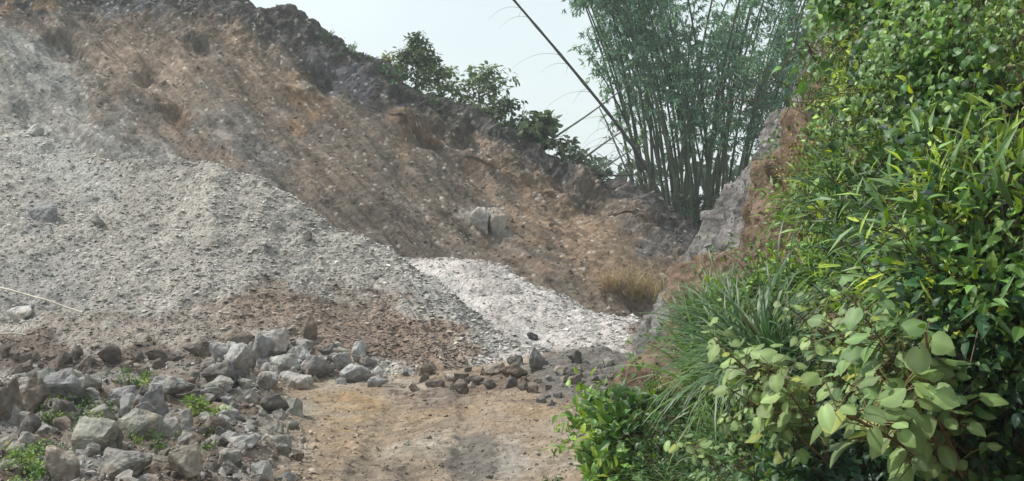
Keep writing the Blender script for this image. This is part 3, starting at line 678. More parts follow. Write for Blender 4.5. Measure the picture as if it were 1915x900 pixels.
def make_creeper(green, w=1.1, h=1.3, n=300, ls=(.05, .125), seed=0, kind='round', name='creeper'):
    """vine mat draped over the bank; local +Z is the outward normal, leaves shingled"""
    def mk():
        r = np.random.default_rng(seed + 90); root = empty(name, cat='creeper'); st = MB()
        for k in range(9):
            a = r.uniform(-w / 2, w / 2); b = r.uniform(-h / 2, h / 2); t = np.linspace(0, 1, 10)[:, None]; ang = r.uniform(0, 6.28)
            p = np.array([a, b, .05]) + t * np.array([math.cos(ang), math.sin(ang), 0]) * .9 + np.concatenate([fbm(np.concatenate([t * 3 + k, t * 0, t * 0], 1), 2)[:, None] * .2] * 2 + [.10 * np.sin(t * 9 + k) + .05], 1)
            tube(st, p, .005, (0.13, .1, .06), 4)
        link('vine_stems', st.mesh('vine_stems'), M_STEM, root)
        lf = MB(); pos = np.stack([r.normal(0, w * .27, n), r.normal(0, h * .27, n), r.uniform(0, .28, n)], -1)
        pos[:, 2] += .35 * np.exp(-((pos[:, 0] / w) ** 2 + (pos[:, 1] / h) ** 2) * 5) + .3 * fbm(pos * 2.0 + seed, 3)
        d = unit(np.stack([r.normal(0, .5, n), r.normal(-.75, .4, n), r.normal(.0, .35, n)], -1)); up = unit(np.stack([r.normal(0, .45, n), r.normal(.75, .4, n), np.full(n, .8)], -1))
        add_leaves(lf, kind, pos, d, up, r.uniform(ls[0], ls[1], n), leafcols(n, GREEN[green], .3, .08, r))
        link('foliage', lf.mesh('foliage'), M_LEAF, root); return root
    return Proto(mk)
def make_broadleaf(seed, H=1.3, n=36, ls=(.11, .205)):
    """tall plant with big round matt leaves on long stalks"""
    def mk():
        r = np.random.default_rng(seed + 400); root = empty('broadleaf_plant', cat='plant'); st = MB(); lf = MB()
        pos, dr, up, sz = [], [], [], []
        for s in range(r.integers(2, 4)):
            lean = r.normal(0, .22, 2); t = np.linspace(0, 1, 9); Hs = H * r.uniform(.75, 1.1)
            pts = np.stack([lean[0] * t ** 1.5 * Hs, lean[1] * t ** 1.5 * Hs, t * Hs], -1); tube(st, pts, np.linspace(.013, .006, 9), (0.17, .11, .07), 5)
            m = n // 2 if s else n
            for k in range(m):
                u = r.uniform(.25, 1.0) ** .7; p0 = np.array([np.interp(u, t, pts[:, j]) for j in range(3)]); a = k * 2.4 + r.normal(0, .3)
                el = lerp(-.1, .9, u) + r.normal(0, .15); L = r.uniform(.12, .34) * (1.15 - .5 * u)
                dd = np.array([math.cos(a) * math.cos(el), math.sin(a) * math.cos(el), math.sin(el)]); p1 = p0 + dd * L + np.array([0, 0, -.02])
                tube(st, np.stack([p0, p0 * .5 + p1 * .5 + [0, 0, .02], p1]), .0035, (0.16, .13, .06), 3)
                hd = np.array([math.cos(a), math.sin(a), 0]); pos.append(p1); dr.append(hd + np.array([0, 0, r.normal(-.30, .30)])); up.append(np.array([0, 0, 1]) + hd * .35 + r.normal(0, .3, 3)); sz.append(r.uniform(*ls) * (1.1 - .3 * u) * r.choice([.6, .85, 1.0, 1.1]))
        k = len(pos); add_leaves(lf, 'big', np.array(pos), np.array(dr), np.array(up), np.array(sz), leafcols(k, GREEN['sage'], .26, .05, r), width=.95)
        link('stems', st.mesh('stems'), M_STEM, root); link('leaves', lf.mesh('leaves', smooth=True), M_LEAFSOFT, root); return root
    return Proto(mk)
def blades(mb, n, L, w, col, spread=.25, lean=.5, droop=.9, r=rng, base=.08, seg=9, var=.2, vec=None):
    for k in range(n):
        a = r.uniform(0, 6.28); l = r.uniform(L[0], L[1]); b = np.array([r.normal(0, base), r.normal(0, base), 0]); t = np.linspace(0, 1, seg)
        hd = np.array([math.cos(a), math.sin(a), 0]) + (vec if vec is not None else 0); le = r.uniform(.1, lean); dr = r.uniform(.3, droop)
        out = le * t + dr * t ** 2.4 * .6; up = t - dr * t ** 3 * .75
        p = b + hd * (out * l)[:, None] + np.array([0, 0, 1]) * (up * l)[:, None]
        tan = unit(np.gradient(p, axis=0)); side = unit(np.cross(tan, np.array([0.01, 0, 1.0]) + hd * .3)); ww = w * r.uniform(.7, 1.2) * np.sqrt(np.clip(1 - t, 0, 1)) * np.minimum(1, .4 + t * 3)
        V = np.concatenate([p - side * ww[:, None], p + side * ww[:, None] ]); i = np.arange(seg - 1); q = np.stack([i, i + seg, i + seg + 1, i + 1], -1)
        mb.add(V, q, np.full(seg - 1, 4), np.array(col) * math.exp(r.normal(0, var)))
def make_grass(seed, n=90, L=(.6, 1.3), w=.011, green='mid', name='grass_clump', cat='grass clump', col=None, **k):
    def mk():
        r = np.random.default_rng(seed + 700); root = empty(name, cat=cat); mb = MB(); blades(mb, n, L, w, col or GREEN[green], r=r, **k)
        link('blades', mb.mesh('blades', smooth=True), M_GRASS, root)
        s = MB()
        for q in range(5):
            a = r.uniform(0, 6.28); t = np.linspace(0, 1, 5)[:, None]; tube(s, np.array([r.normal(0, .05), r.normal(0, .05), 0]) + np.concatenate([t * .2 * math.cos(a), t * .2 * math.sin(a), t], 1) * L[1] * .5, .005, (0.22, .2, .09), 4)
        link('stalks', s.mesh('stalks'), M_STEM, root); return root
    return Proto(mk)

P_SH = {g: [make_shrub(g, seed=k * 13 + j * 101, n=430, ls=l) for k in range(2)] for j, (g, l) in enumerate((('bright', (.05, .10)), ('mid', (.05, .1)), ('olive', (.035, .065)), ('lime', (.05, .09)), ('dark', (.07, .12))))}
P_CR = {g: [make_creeper(g, seed=k * 17 + j * 55, ls=l, n=m_, kind=kd) for k, (l, m_, kd) in enumerate((((.03, .07), 480, 'round'), ((.06, .115), 230, 'round'), ((.04, .09), 360, 'point')))] for j, g in enumerate(('lime', 'bright', 'mid', 'dark'))}
P_BL = [make_broadleaf(k * 7, H=1.15 + .1 * k, ls=(.085 + .012 * (k % 3), .175 + .012 * (k % 3)), n=40) for k in range(5)]
P_GR = [make_grass(k, n=110, w=.015, green=g) for k, g in enumerate(('mid', 'mid', 'bright'))]
P_TG = [make_grass(30 + k, n=80, L=(.5, .9), w=.008, green='bright', lean=.9) for k in range(2)]
P_FE = [make_shrub(g, rad=.4, n=330, ls=(.10, .2), kind='blade', name='feathery_plant', seed=1800 + k, yellow=.05, hf=1.2) for k, g in enumerate(('bright', 'lime', 'mid'))]
P_DR = [make_shrub('bright', rad=.45, n=360, ls=(.10, .19), name='drooping_bush', seed=900 + k, yellow=.1) for k in range(2)]

bank_only = ('bank',)
def cushion(px, py): return ((px - 1715) / 95) ** 2 + ((py - 265) / 75) ** 2 < 1
def bare(px, py, inf=0.0):
    for (a, b, c, d) in ((1555, 240, 60, 90), (1500, 490, 84, 90), (1530, 620, 76, 60), (1470, 390, 36, 50), (1590, 110, 38, 40), (1870, 60, 100, 90), (1800, 310, 60, 50), (1700, 600, 60, 40), (1630, 345, 54, 44), (1800, 540, 60, 40), (1690, 90, 54, 40), (1765, 150, 50, 34), (1860, 215, 50, 36), (1640, 20, 46, 30), (1890, 430, 54, 42), (1600, 470, 50, 42), (1740, 400, 46, 34)):
        if ((px - a) / (c + inf)) ** 2 + ((py - b) / (d + inf)) ** 2 < 1: return True
    return False
def on_bank(kind_list, zone, n, smin, smax, label, group, mode='up', rf=.8, out=.1):
    for k in range(n):
        # even spread: jittered cells
        for tr in range(40):
            px = random.uniform(zone[0], zone[2]); py = random.uniform(zone[1], zone[3])
            if len(zone) > 4 and not zone[4](px, py): continue
            h = hit(px, py, bank_only)
            if h is None or h[0][1] > 24.5 or (bare(px, py) and random.random() < .9): continue
            if cushion(px, py) and 'dark creeper' not in label: continue
            p, nr = h; s = random.uniform(smin, smax); rp_ = rf * s / p[1] * F
            if bare(px, py, rp_ * .45) and random.random() < .8: continue
            if px - rp_ * 1.0 < np.interp(py - rp_ * .6, [0, 100, 170, 230, 300, 400, 470, 560, 620, 680, 700, 900], [1495, 1500, 1500, 1455, 1420, 1380, 1330, 1240, 1235, 1180, 1090, 1080]): continue
            break
        else: continue
        pr = random.choice(kind_list)
        if mode == 'up':
            tilt = unit(np.array(nr) * .6 + np.array([-.1, -.15, .8])); rz = random.uniform(0, 6.28)
            pr.place(p + nr * out, rz, s, tilt=tilt, label=label, group=group)
        else:
            # creepers lie on the bank with local -Y pointing downhill
            z = Vector(unit(nr + np.array([-.25, -.35, .1]) + rng.normal(0, .12, 3))); dn = Vector((0, 0, -1)); y = -(dn - z * dn.dot(z)).normalized(); x = y.cross(z)
            o = pr.place(p + nr * (out + random.uniform(0, .35)), 0, s, label=label, group=group)
            o.rotation_quaternion = Matrix((x, y, z)).transposed().to_quaternion()
edge = lambda px, py: px > np.interp(py, [0, 100, 200, 260, 330, 380, 430, 500, 560, 620, 700, 800, 900], [1500, 1500, 1500, 1450, 1430, 1400, 1370, 1320, 1250, 1240, 1180, 1100, 1090])
wb = lambda f: (lambda px, py: edge(px, py) and f(px, py))
on_bank(P_CR['lime'], (1560, -60, 1930, 330, edge), 16, .5, .9, 'yellow green creeper tangle on the upper bank', 'yellow green creepers on the upper bank', 'mat')
on_bank(P_CR['bright'], (1560, -60, 1915, 330, edge), 30, .5, 1.2, 'bright green creeper mat draped over the upper bank', 'bright creepers on the upper bank', 'mat')
on_bank(P_CR['mid'], (1560, -40, 1930, 480, edge), 26, .6, 1.1, 'mid green creeper mat between the brighter ones on the bank', 'mid green creepers on the bank', 'mat')
on_bank(P_CR['dark'], (1630, 195, 1800, 335), 14, .5, .9, 'dark green creeper cushion in the middle of the upper bank', 'dark creepers in the middle of the bank', 'mat')
on_bank(P_SH['olive'], (1500, 20, 1620, 430, edge), 34, .5, .8, 'olive twiggy shrub along the rocky edge of the bank', 'olive shrubs along the rocky edge', 'up')
on_bank(P_SH['bright'], (1400, 280, 1915, 620, edge), 48, .6, 1.1, 'bright green small leafed shrub on the middle bank', 'bright shrubs on the middle bank', 'up')
on_bank(P_SH['mid'], (1540, 260, 1915, 700, edge), 26, .6, 1.1, 'mid green small leafed shrub on the middle bank', 'mid green shrubs on the middle bank', 'up')
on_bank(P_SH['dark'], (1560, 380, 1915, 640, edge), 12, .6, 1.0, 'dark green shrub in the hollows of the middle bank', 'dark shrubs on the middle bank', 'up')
on_bank(P_SH['lime'], (1480, 200, 1915, 620, edge), 30, .4, .8, 'yellow green shrub sprig among darker shrubs', 'yellow green shrubs on the bank', 'up')
on_bank(P_SH['lime'], (1580, -60, 1915, 200, edge), 10, .5, 1.0, 'yellow green shrub sticking out of the upper creepers', 'yellow green shrubs of the upper bank', 'up', out=.25)
on_bank(P_SH['mid'], (1160, 700, 1560, 960, edge), 26, .5, .85, 'mid green shrub low on the bank behind the broad leaves', 'mid green shrubs at the bank foot', 'up')
on_bank(P_SH['olive'], (1180, 620, 1560, 900, edge), 14, .45, .8, 'olive shrub low on the bank', 'olive shrubs at the bank foot', 'up')
on_bank(P_GR, (1330, 600, 1510, 770, edge), 26, .6, .95, 'tall arching green grass clump at the foot of the bank', 'tall grass clumps at the bank foot', 'up', rf=.42, out=.15)
on_bank(P_GR, (1640, 400, 1800, 560, edge), 6, .6, .9, 'upright green grass clump among the middle shrubs', 'grass clumps on the middle bank', 'up')
on_bank(P_TG, (1200, 840, 1420, 960, edge), 12, .5, .8, 'fine bright grass tuft at the bottom of the bank', 'fine grass tufts at the bank bottom', 'up')
on_bank(P_TG, (1560, 420, 1915, 600, edge), 14, .5, .8, 'fine bright grass tuft between the middle shrubs', 'fine grass tufts on the middle bank', 'up')
on_bank(P_DR, (1150, 800, 1240, 1000), 16, .7, 1.0, 'bush with long drooping leaves at the near foot of the bank', 'drooping bushes at the bank foot', 'up', rf=.25, out=.2)
on_bank(P_FE, (1580, 330, 1930, 600, edge), 30, .7, 1.25, 'feathery narrow leafed plant standing up among the middle shrubs', 'feathery plants on the middle bank', 'up')
on_bank(P_FE, (1480, 60, 1640, 300, edge), 9, .5, .9, 'feathery plant near the rocky edge of the upper bank', 'feathery plants on the upper bank', 'up')
on_bank(P_SH['mid'], (1780, 600, 1940, 980), 7, .5, .9, 'mid green shrub behind the broad leaves at the right frame edge', 'mid green shrubs at the right edge', 'up')
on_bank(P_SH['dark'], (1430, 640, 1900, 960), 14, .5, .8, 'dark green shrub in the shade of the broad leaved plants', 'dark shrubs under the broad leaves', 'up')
# broad leaved plants, each told apart by where it stands
bl = [(1460, 890, .5, 'pale broad leaved plant lowest left, its leaves over the dark bank foot'), (1520, 850, .48, 'broad leaved plant with whitish top leaves beside the dark boulder'),
      (1570, 910, .65, 'broad leaved plant at the bottom left of the leafy cluster'), (1600, 860, .7, 'broad leaved plant in the gap right of the whitish topped one'),
      (1670, 970, .75, 'broad leaved plant with its foot below the frame in the cluster'), (1680, 850, .72, 'tall broad leaved plant in the middle of the cluster'),
      (1740, 940, .8, 'broad leaved plant with a red brown stem in the cluster'), (1750, 840, .78, 'tallest broad leaved plant with a round dark top leaf'),
      (1830, 930, .8, 'broad leaved plant right of the red stemmed one'), (1850, 830, .7, 'broad leaved plant with yellowish leaves near the right frame edge'),
      (1905, 880, .75, 'broad leaved plant cut by the right frame edge'), (1900, 960, .9, 'broad leaved plant in the bottom right corner'), (1800, 990, .9, 'broad leaved plant rising from below the frame at right'),
      (1720, 1010, .85, 'broad leaved plant rising from below the frame in the middle'), (1420, 960, .6, 'broad leaved plant nearest the drooping bush at the bank foot'), (1640, 790, .6, 'broad leaved plant behind the middle of the cluster'), (1800, 800, .62, 'broad leaved plant standing highest on the right of the cluster'), (1870, 780, .62, 'broad leaved plant under the right end of the grassy shrubs'), (1625, 900, .7, 'broad leaved plant with arching stems near the bottom of the cluster'), (1860, 950, 1.0, 'broad leaved plant filling the bottom edge right of centre of the cluster'), (1420, 700, .34, 'small broad leaved plant in the middle of the tall grass')]
for k, (px, py, s, lab) in enumerate(bl):
    h = hit(px, py, bank_only)
    if h is None: continue
    p, nr = h
    P_BL[k % 5].place(p + nr * .25, k * 1.3, min(1.35, s * (.9 + .04 * max(0, p[1] - 8))), tilt=unit(nr * .35 + np.array([-.2, -.2, .9])), label=lab, group='broad leaved plants in the foreground')

# undergrowth: uncountable leaves between the plants
def undergrowth():
    mb = MB(); n = 46000; r_, c_ = DP.shape[:2]
    i = rng.integers(0, r_ - 1, n); j = rng.integers(0, c_ - 1, n); pos = DP[i, j]; nr = normals(DP)[i, j]
    dens = sstep(-.2, .25, fbm(pos * .7 + 70, 3)) * sstep(24, 22, pos[:, 1]) 
    keep = rng.random(n) < dens * .85 + .08 * (pos[:, 1] < 23); pos, nr = pos[keep], nr[keep]; n = len(pos)
    g = fbm(pos * .6 + 11, 3)[:, None]
    c = lerp(np.array(GREEN['mid']), np.array(GREEN['bright']), sstep(-.2, .2, g)); c = lerp(c, np.array(GREEN['olive']), .8 * sstep(.0, .4, fbm(pos * .9 + 41, 3)[:, None])); c = c * np.exp(rng.normal(0, .3, (n, 1)))
    pos = pos + nr * rng.uniform(.02, .28, (n, 1))
    d = unit(rdir(n) + np.array([-.5, -.4, -.3])); up = unit(nr + rdir(n) * .7 + np.array([0, 0, .6]))
    add_leaves(mb, 'point', pos, d, up, rng.uniform(.045, .11, n), c)
    link('undergrowth', mb.mesh('undergrowth'), M_LEAF, kind='stuff', label='low leafy undergrowth covering the bank', cat='undergrowth')
undergrowth()

# ------------------------------------------------------------------ bamboo
BCULM = np.array([0.05, 0.066, 0.04])
def make_bamboo(seed, H=15.0, bend=2.6, nleaf=860, first=.28):
    def mk():
        r = np.random.default_rng(seed + 1200); root = empty('bamboo', cat='bamboo'); st = MB(); lf = MB()
        t = np.linspace(0, 1, 34); px_ = bend * t ** 2.3; P = np.stack([px_, 0.3 * np.sin(t * 2 + seed), H * (t - .07 * t ** 3 * (bend / 2))], -1)
        rad = .068 * (1 - t) ** .7 + .008
        col = np.tile(BCULM, (34, 1)) * (1 + .25 * r.normal(size=(34, 1)) * .5); col[::3] *= 1.35
        tube(st, P, rad, col, 6); link('culm', st.mesh('culm', smooth=True), M_CULM, root)
        br = MB(); LP, LD = [], []
        for k in range(44):
            u = first + (1 - first) * r.random() ** .8; p0 = np.array([np.interp(u, t, P[:, j]) for j in range(3)]); a = r.uniform(0, 6.28); L = r.uniform(.5, 1.5) * (1.1 - .4 * u)
            hd = np.array([math.cos(a), math.sin(a), 0]); s = np.linspace(0, 1, 6)[:, None]
            q = p0 + hd * L * s * .8 + np.array([0, 0, 1]) * L * (.75 * s - .7 * s ** 2.2); tube(br, q, np.linspace(.010, .003, 6), BCULM * .9, 3)
            for z in range(int(nleaf / 44 / 5)):
                v = r.uniform(.25, 1); b = np.array([np.interp(v, s[:, 0], q[:, j]) for j in range(3)]) + r.normal(0, .09, 3)
                for w in range(5): LP.append(b + r.normal(0, .05, 3)); LD.append(hd * .5 + r.normal(0, .6, 3) + np.array([0, 0, -.55]))
        LP = np.array(LP); n = len(LP)
        add_leaves(lf, 'blade', LP, np.array(LD), rdir(n, r) + np.array([0, 0, .8]), r.uniform(.19, .34, n), leafcols(n, (0.125, 0.225, 0.145), .35, .03, r), width=1.6)  # pale teal leaf colour has distance haze painted in
        link('branches', br.mesh('branches'), M_CULM, root); link('foliage', lf.mesh('foliage'), M_BAMLEAF, root); return root
    return Proto(mk)
P_BM = [make_bamboo(k, H=h, bend=b, first=f) for k, (h, b, f) in enumerate(((15, 2.0, .42), (16, 2.8, .48), (14, 1.4, .40), (13, 2.6, .42), (17, 2.4, .5), (10, 2.0, .36)))]
for k in range(74):
    u = random.random(); px = lerp(1190, 1440, u) + random.gauss(0, 10); Y = random.uniform(55, 63)
    x = pxx(px, Y); z = pz(430, Y) - .6
    side = (px - 1310) / 130 + random.gauss(0, .45)           # outer culms lean outwards
    rz = math.pi if side < 0 else 0.0
    rz += random.uniform(-1.0, 1.0) * (1.2 if abs(side) < .5 else .8)
    lean = .02 + (.115 if side < 0 else .085) * min(1.5, abs(side)) + random.uniform(0, .03)
    sg = -1 if side < 0 else 1
    P_BM[random.randrange(6)].place((x, Y, z), rz, random.uniform(.85, 1.1), tilt=(sg * lean, random.uniform(-.08, .08), 1), label='upright leafy bamboo culm in the grove behind the cut', group='bamboo culms of the grove')
def bare_culm(pts, rad, label, twigs=14, col=(0.075, 0.07, 0.055), name='bamboo'):
    """leaning or fallen culm given by pixel and distance of its ends"""
    P = np.array([(pxx(a, Y), Y, pz(b, Y)) for a, b, Y in pts]); t = np.linspace(0, 1, len(P)); tt = np.linspace(0, 1, 30)
    Q = np.stack([np.interp(tt, t, P[:, j]) for j in range(3)], -1); Q = np.stack([np.convolve(np.pad(Q[:, j], 3, mode='reflect', reflect_type='odd'), np.ones(7) / 7, mode='valid') for j in range(3)], -1)
    root = empty(name, loc=Q[0], label=label, cat='bamboo'); o = Q[0]; mb = MB(); c = np.tile(np.array(col), (30, 1)); c[::3] *= 1.5
    rr = np.linspace(rad, rad * .45, 30); rr[::3] *= 1.25
    tube(mb, Q - o, rr, c, 7); link('culm', mb.mesh('culm', smooth=True), M_CULM, root)
    if twigs:
        tw = MB()
        for k in range(twigs):
            i = random.randrange(6, 29); L = random.uniform(.8, 2.4); s = np.linspace(0, 1, 8)[:, None]
            d = np.array([random.uniform(-1, .0), random.uniform(-.4, .4), random.uniform(.0, .35)])
            tube(tw, Q[i] - o + d * L * s + np.array([-.1, 0, -.55]) * L * s ** 2.5, np.linspace(.011, .004, 8), (0.16, .14, .10), 3)
        link('branches', tw.mesh('branches'), M_CULM, root)
    return root
bare_culm([(1262, 425, 55), (1215, 320, 54.5), (1165, 245, 54), (1100, 165, 53.5), (1030, 80, 53), (955, -6, 52.5), (900, -75, 52)], .085, 'long bare bamboo culm leaning far left across the sky', 16, (0.05, .05, .045))
bare_culm([(1000, 282, 54), (1040, 255, 54.5), (1110, 208, 55), (1215, 128, 56)], .055, 'broken bamboo culm rising to the right across the leaning one', 3, (0.12, .12, .10))
bare_culm([(1075, 308, 53.5), (1130, 268, 54), (1180, 235, 55)], .05, 'short tilted dead culm under the long leaning one', 2, (0.12, .11, .095))
bare_culm([(1110, 325, 53), (1150, 300, 53.5), (1210, 262, 55)], .045, 'lowest tilted dead culm near the ridge end', 2, (0.12, .11, .095))
bare_culm([(1098, 322, 53), (1140, 329, 53.2), (1190, 326, 53.6)], .06, 'dead culm lying flat on the ridge end', 0, (0.10, .09, .08))
bare_culm([(1230, 430, 56), (1180, 340, 56), (1135, 230, 56), (1120, 200, 56)], .05, 'thin grey culm leaning left under the leaning one', 5, (0.11, .11, .1))
for k in range(9):
    a = random.uniform(1150, 1260); b = random.uniform(330, 430); L_ = random.uniform(90, 190); g_ = random.uniform(.35, 1.2)
    bare_culm([(a, b, 54.5), (a - L_ * .5 * math.cos(g_), b - L_ * .5 * math.sin(g_) - 8, 54), (a - L_ * math.cos(g_), b - L_ * math.sin(g_) + random.uniform(-5, 25), 53.5)], random.uniform(.015, .03), 'thin dead bamboo stick in the tangle left of the grove', 4, random.choice([(0.2, .18, .15), (0.09, .085, .075)]))['group'] = 'dead sticks left of the grove'
# tangle at the grove's foot
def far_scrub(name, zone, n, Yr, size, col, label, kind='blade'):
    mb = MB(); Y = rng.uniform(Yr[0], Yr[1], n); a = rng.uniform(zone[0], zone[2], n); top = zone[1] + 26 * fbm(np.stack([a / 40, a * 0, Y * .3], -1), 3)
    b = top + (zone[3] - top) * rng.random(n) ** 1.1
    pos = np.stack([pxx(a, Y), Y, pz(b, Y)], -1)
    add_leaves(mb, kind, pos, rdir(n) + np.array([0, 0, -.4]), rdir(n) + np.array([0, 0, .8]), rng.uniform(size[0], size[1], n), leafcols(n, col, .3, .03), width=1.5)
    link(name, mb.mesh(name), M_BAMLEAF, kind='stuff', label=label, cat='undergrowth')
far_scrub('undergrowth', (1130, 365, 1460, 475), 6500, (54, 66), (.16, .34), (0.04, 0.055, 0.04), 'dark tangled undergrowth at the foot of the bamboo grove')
far_scrub('undergrowth', (1030, 300, 1560, 470), 2200, (72, 84), (.3, .6), (0.05, 0.08, 0.055), 'distant scrub seen between the bamboo culms', 'point')

# ------------------------------------------------------------------ trees and shrubs on the ridge
def ridge_tree(px, pyb, Y, Hpx, Wpx, green, label, nl=1500, ls=(.12, .24), kind='point', shape='cone', seed=0, name='tree'):
    r = np.random.default_rng(seed + 2000); z0 = pz(pyb, Y); H = Hpx / F * Y; Wd = Wpx / F * Y
    root = empty(name, loc=(pxx(px, Y), Y, z0 - .4), label=label, cat='tree'); tr = MB(); H += .4
    t = np.linspace(0, 1, 10); tp = np.stack([.12 * H * np.sin(t * 2 + seed) * t, .05 * t, t * H * .93], -1); tube(tr, tp, .09 * (1 - t) + .015, (0.10, .085, .07), 7)
    cr = MB(); ends = []
    for k in range(26):
        u = r.uniform(.18, .95); p0 = np.array([np.interp(u, t, tp[:, j]) for j in range(3)]); a = k * 2.4 + r.normal(0, .4)
        w = Wd * .5 * ((1.1 - u) * 1.05 if shape == 'cone' else math.sin(math.pi * min(.95, u ** .9)) + .25) * r.uniform(.6, 1.1)
        d = np.array([math.cos(a), math.sin(a), r.uniform(.25, .8)]); s = np.linspace(0, 1, 6)[:, None]; q = p0 + d * w * s; tube(tr, q, np.linspace(.03, .007, 6), (0.10, .085, .07), 4); ends.append((q[-1], w))
        ends.append((q[3] + r.normal(0, .1, 3), w * .8))
    m = nl // len(ends); P_, D_ = [], []
    for (e, w) in ends:
        rr = .16 + .16 * w; c = e + r.normal(0, .05, 3); o = rdir(m, r) * (r.random((m, 1)) ** .4) * rr * np.array([1.25, 1.25, .75]); P_.append(c + o); D_.append(unit(o) + np.array([0, 0, -.25]) + r.normal(0, .4, (m, 3)))
    P_ = np.concatenate(P_); D_ = np.concatenate(D_); n = len(P_)
    add_leaves(cr, kind, P_, D_, np.array([0, 0, 1.0]) + r.normal(0, .5, (n, 3)), r.uniform(ls[0], ls[1], n), leafcols(n, GREEN[green] if isinstance(green, str) else green, .3, .05, r))
    link('trunk', tr.mesh('trunk'), M_STEM, root); link('crown', cr.mesh('crown'), M_LEAF, root); return root
ridge_tree(772, 195, 57.5, 140, 118, (0.085, .135, .05), 'pointed bushy tree on the ridge, leftmost of the skyline trees', nl=2100, seed=1)
ridge_tree(825, 215, 57.5, 90, 80, (0.08, .13, .05), 'low bush joined to the right of the pointed ridge tree', nl=1100, seed=2, shape='round')
ridge_tree(735, 165, 58, 62, 50, (0.12, .15, .055), 'small yellowish bush at the left foot of the pointed tree', nl=600, seed=3, shape='round')
ridge_tree(905, 250, 56.5, 128, 105, (0.07, .115, .055), 'open crowned tree with tiered leaves on the skyline', nl=1150, ls=(.16, .3), seed=4, shape='round')
ridge_tree(938, 262, 55.5, 80, 70, (0.062, .10, .048), 'dark bush leaning right of the open crowned tree', nl=700, ls=(.16, .28), seed=5, shape='round')
ridge_tree(995, 290, 55, 78, 72, (0.045, .078, .036), 'dark tree with broad hand shaped leaf clusters', nl=420, ls=(.22, .4), kind='round', seed=6, shape='round')
ridge_tree(965, 285, 54.8, 40, 60, (0.048, .08, .04), 'dark low bush left of the broad leafed ridge tree', nl=500, seed=7, shape='round')
ridge_tree(1055, 325, 54.3, 66, 58, (0.09, .125, .075), 'thin greyish bush near the ridge end', nl=360, ls=(.18, .32), seed=8, shape='round')
ridge_tree(1090, 338, 53.8, 60, 60, (0.08, .115, .07), 'straggly bush under the leaning culm', nl=420, ls=(.16, .3), seed=9, shape='round')
P_RS = [make_shrub('dark', rad=.42, n=130, ls=(.08, .16), name='ridge_shrub', seed=1400 + k, nst=9) for k in range(3)]
rl = [(440, 0), (480, 26), (540, 33), (600, 60), (650, 95), (700, 120), (750, 163), (800, 190), (860, 215), (900, 240), (960, 266), (1000, 290), (1050, 319), (1100, 335), (1150, 352), (1200, 386)]
for k in range(36):
    px = random.choice([random.uniform(590, 700), random.uniform(720, 1180), random.uniform(720, 1180)]); py = np.interp(px, [a for a, b in rl], [b for a, b in rl]); Y = 57.5 - (px - 440) * .0075 + random.uniform(-.1, 1.2)
    P_RS[k % 3].place((pxx(px, Y), Y, pz(py, Y) - .12), random.uniform(0, 6), random.uniform(.45, 1.25) if px > 700 else random.uniform(.5, .95), label='small wispy shrub growing along the ridge line', group='wispy shrubs along the ridge')
# dry hanging grass on the slope near the bank
P_DG = (make_grass(77, n=150, L=(1.0, 2.4), w=.014, col=(0.30, .25, .12), name='dry_grass_clump', cat='grass clump', lean=.9, droop=1.0, base=.2))
for k, (px, py, s, lab) in enumerate([(1190, 560, .95, 'straw coloured grass clump drooping over the foot of the brown slope'), (1140, 545, .7, 'thinner straw grass clump left of the big drooping one'), (1235, 570, .8, 'straw grass clump closest to the rocky bank edge')]):
    p, nr = hit(px, py, ('slope',)); P_DG.place(p, k * 2.0, s, label=lab, group='dry grass clumps below the slope')

# ------------------------------------------------------------------ foreground weeds, poles
P_YS = make_shrub('lime', rad=.26, n=170, ls=(.05, .10), name='shrub', seed=1501, nst=9)
P_WD = [make_shrub(g, rad=.2, n=110, ls=(.03, .07), name='weed', seed=1600 + k, nst=8) for k, g in enumerate(('bright', 'mid', 'sage'))]
P_YS.place(hit(362, 778, ('ground',))[0], 0, 1.15, label='yellow green shrub growing between the foreground boulders')
P_YS.place(hit(408, 788, ('ground',))[0], 2, .8, label='smaller yellow green sprig right of the yellow green shrub')
def weeds(n, zone, smin, smax, label, group):
    for k in range(n):
        h = hit(random.uniform(zone[0], zone[2]), random.uniform(zone[1], zone[3]), ('ground',))
        if h is None: continue
        o = random.choice(P_WD).place(h[0], random.uniform(0, 6), random.uniform(smin, smax), label=label, group=group); o['category'] = 'weed'
weeds(16, (90, 760, 200, 800), .7, 1.2, 'green weed left of the greenish grey boulder', 'weeds in the left foreground')
weeds(9, (220, 700, 290, 730), .6, 1.0, 'green weed at the end of the shaded ditch', 'weeds by the ditch')
weeds(18, (0, 850, 110, 930), .6, 1.1, 'green weed in the bottom left corner', 'weeds in the corner')
weeds(9, (240, 800, 400, 850), .4, .8, 'little weed between the lower boulders', 'weeds between the boulders')
weeds(3, (1020, 900, 1050, 915), .4, .6, 'little weed at the bottom of the track', 'weeds on the track')
def pole(a, b, rad, label):
    pa, pb = hit(*a)[0], hit(*b)[0]; pa = pa + [0, 0, .12]; pb = pb + [0, 0, .09]; mb = MB(); t = np.linspace(0, 1, 16)[:, None]
    P = (pb - pa) * t + np.concatenate([0 * t, 0 * t, .10 * np.sin(t * 3.1)], 1) + rng.normal(0, .006, (16, 3)); c = np.tile(np.array([0.50, .45, .36]), (16, 1)); c[::4] *= .7
    tube(mb, P, np.linspace(rad, rad * .6, 16), c, 6); o = link('pole', mb.mesh('pole', smooth=True), M_CULM, label=label, cat='pole'); o.location = pa
pole((-90, 530), (155, 592), .035, 'thin pale bamboo pole lying across the grey mound')
pole((-60, 648), (48, 634), .035, 'short pale pole at the left frame edge below the long one')

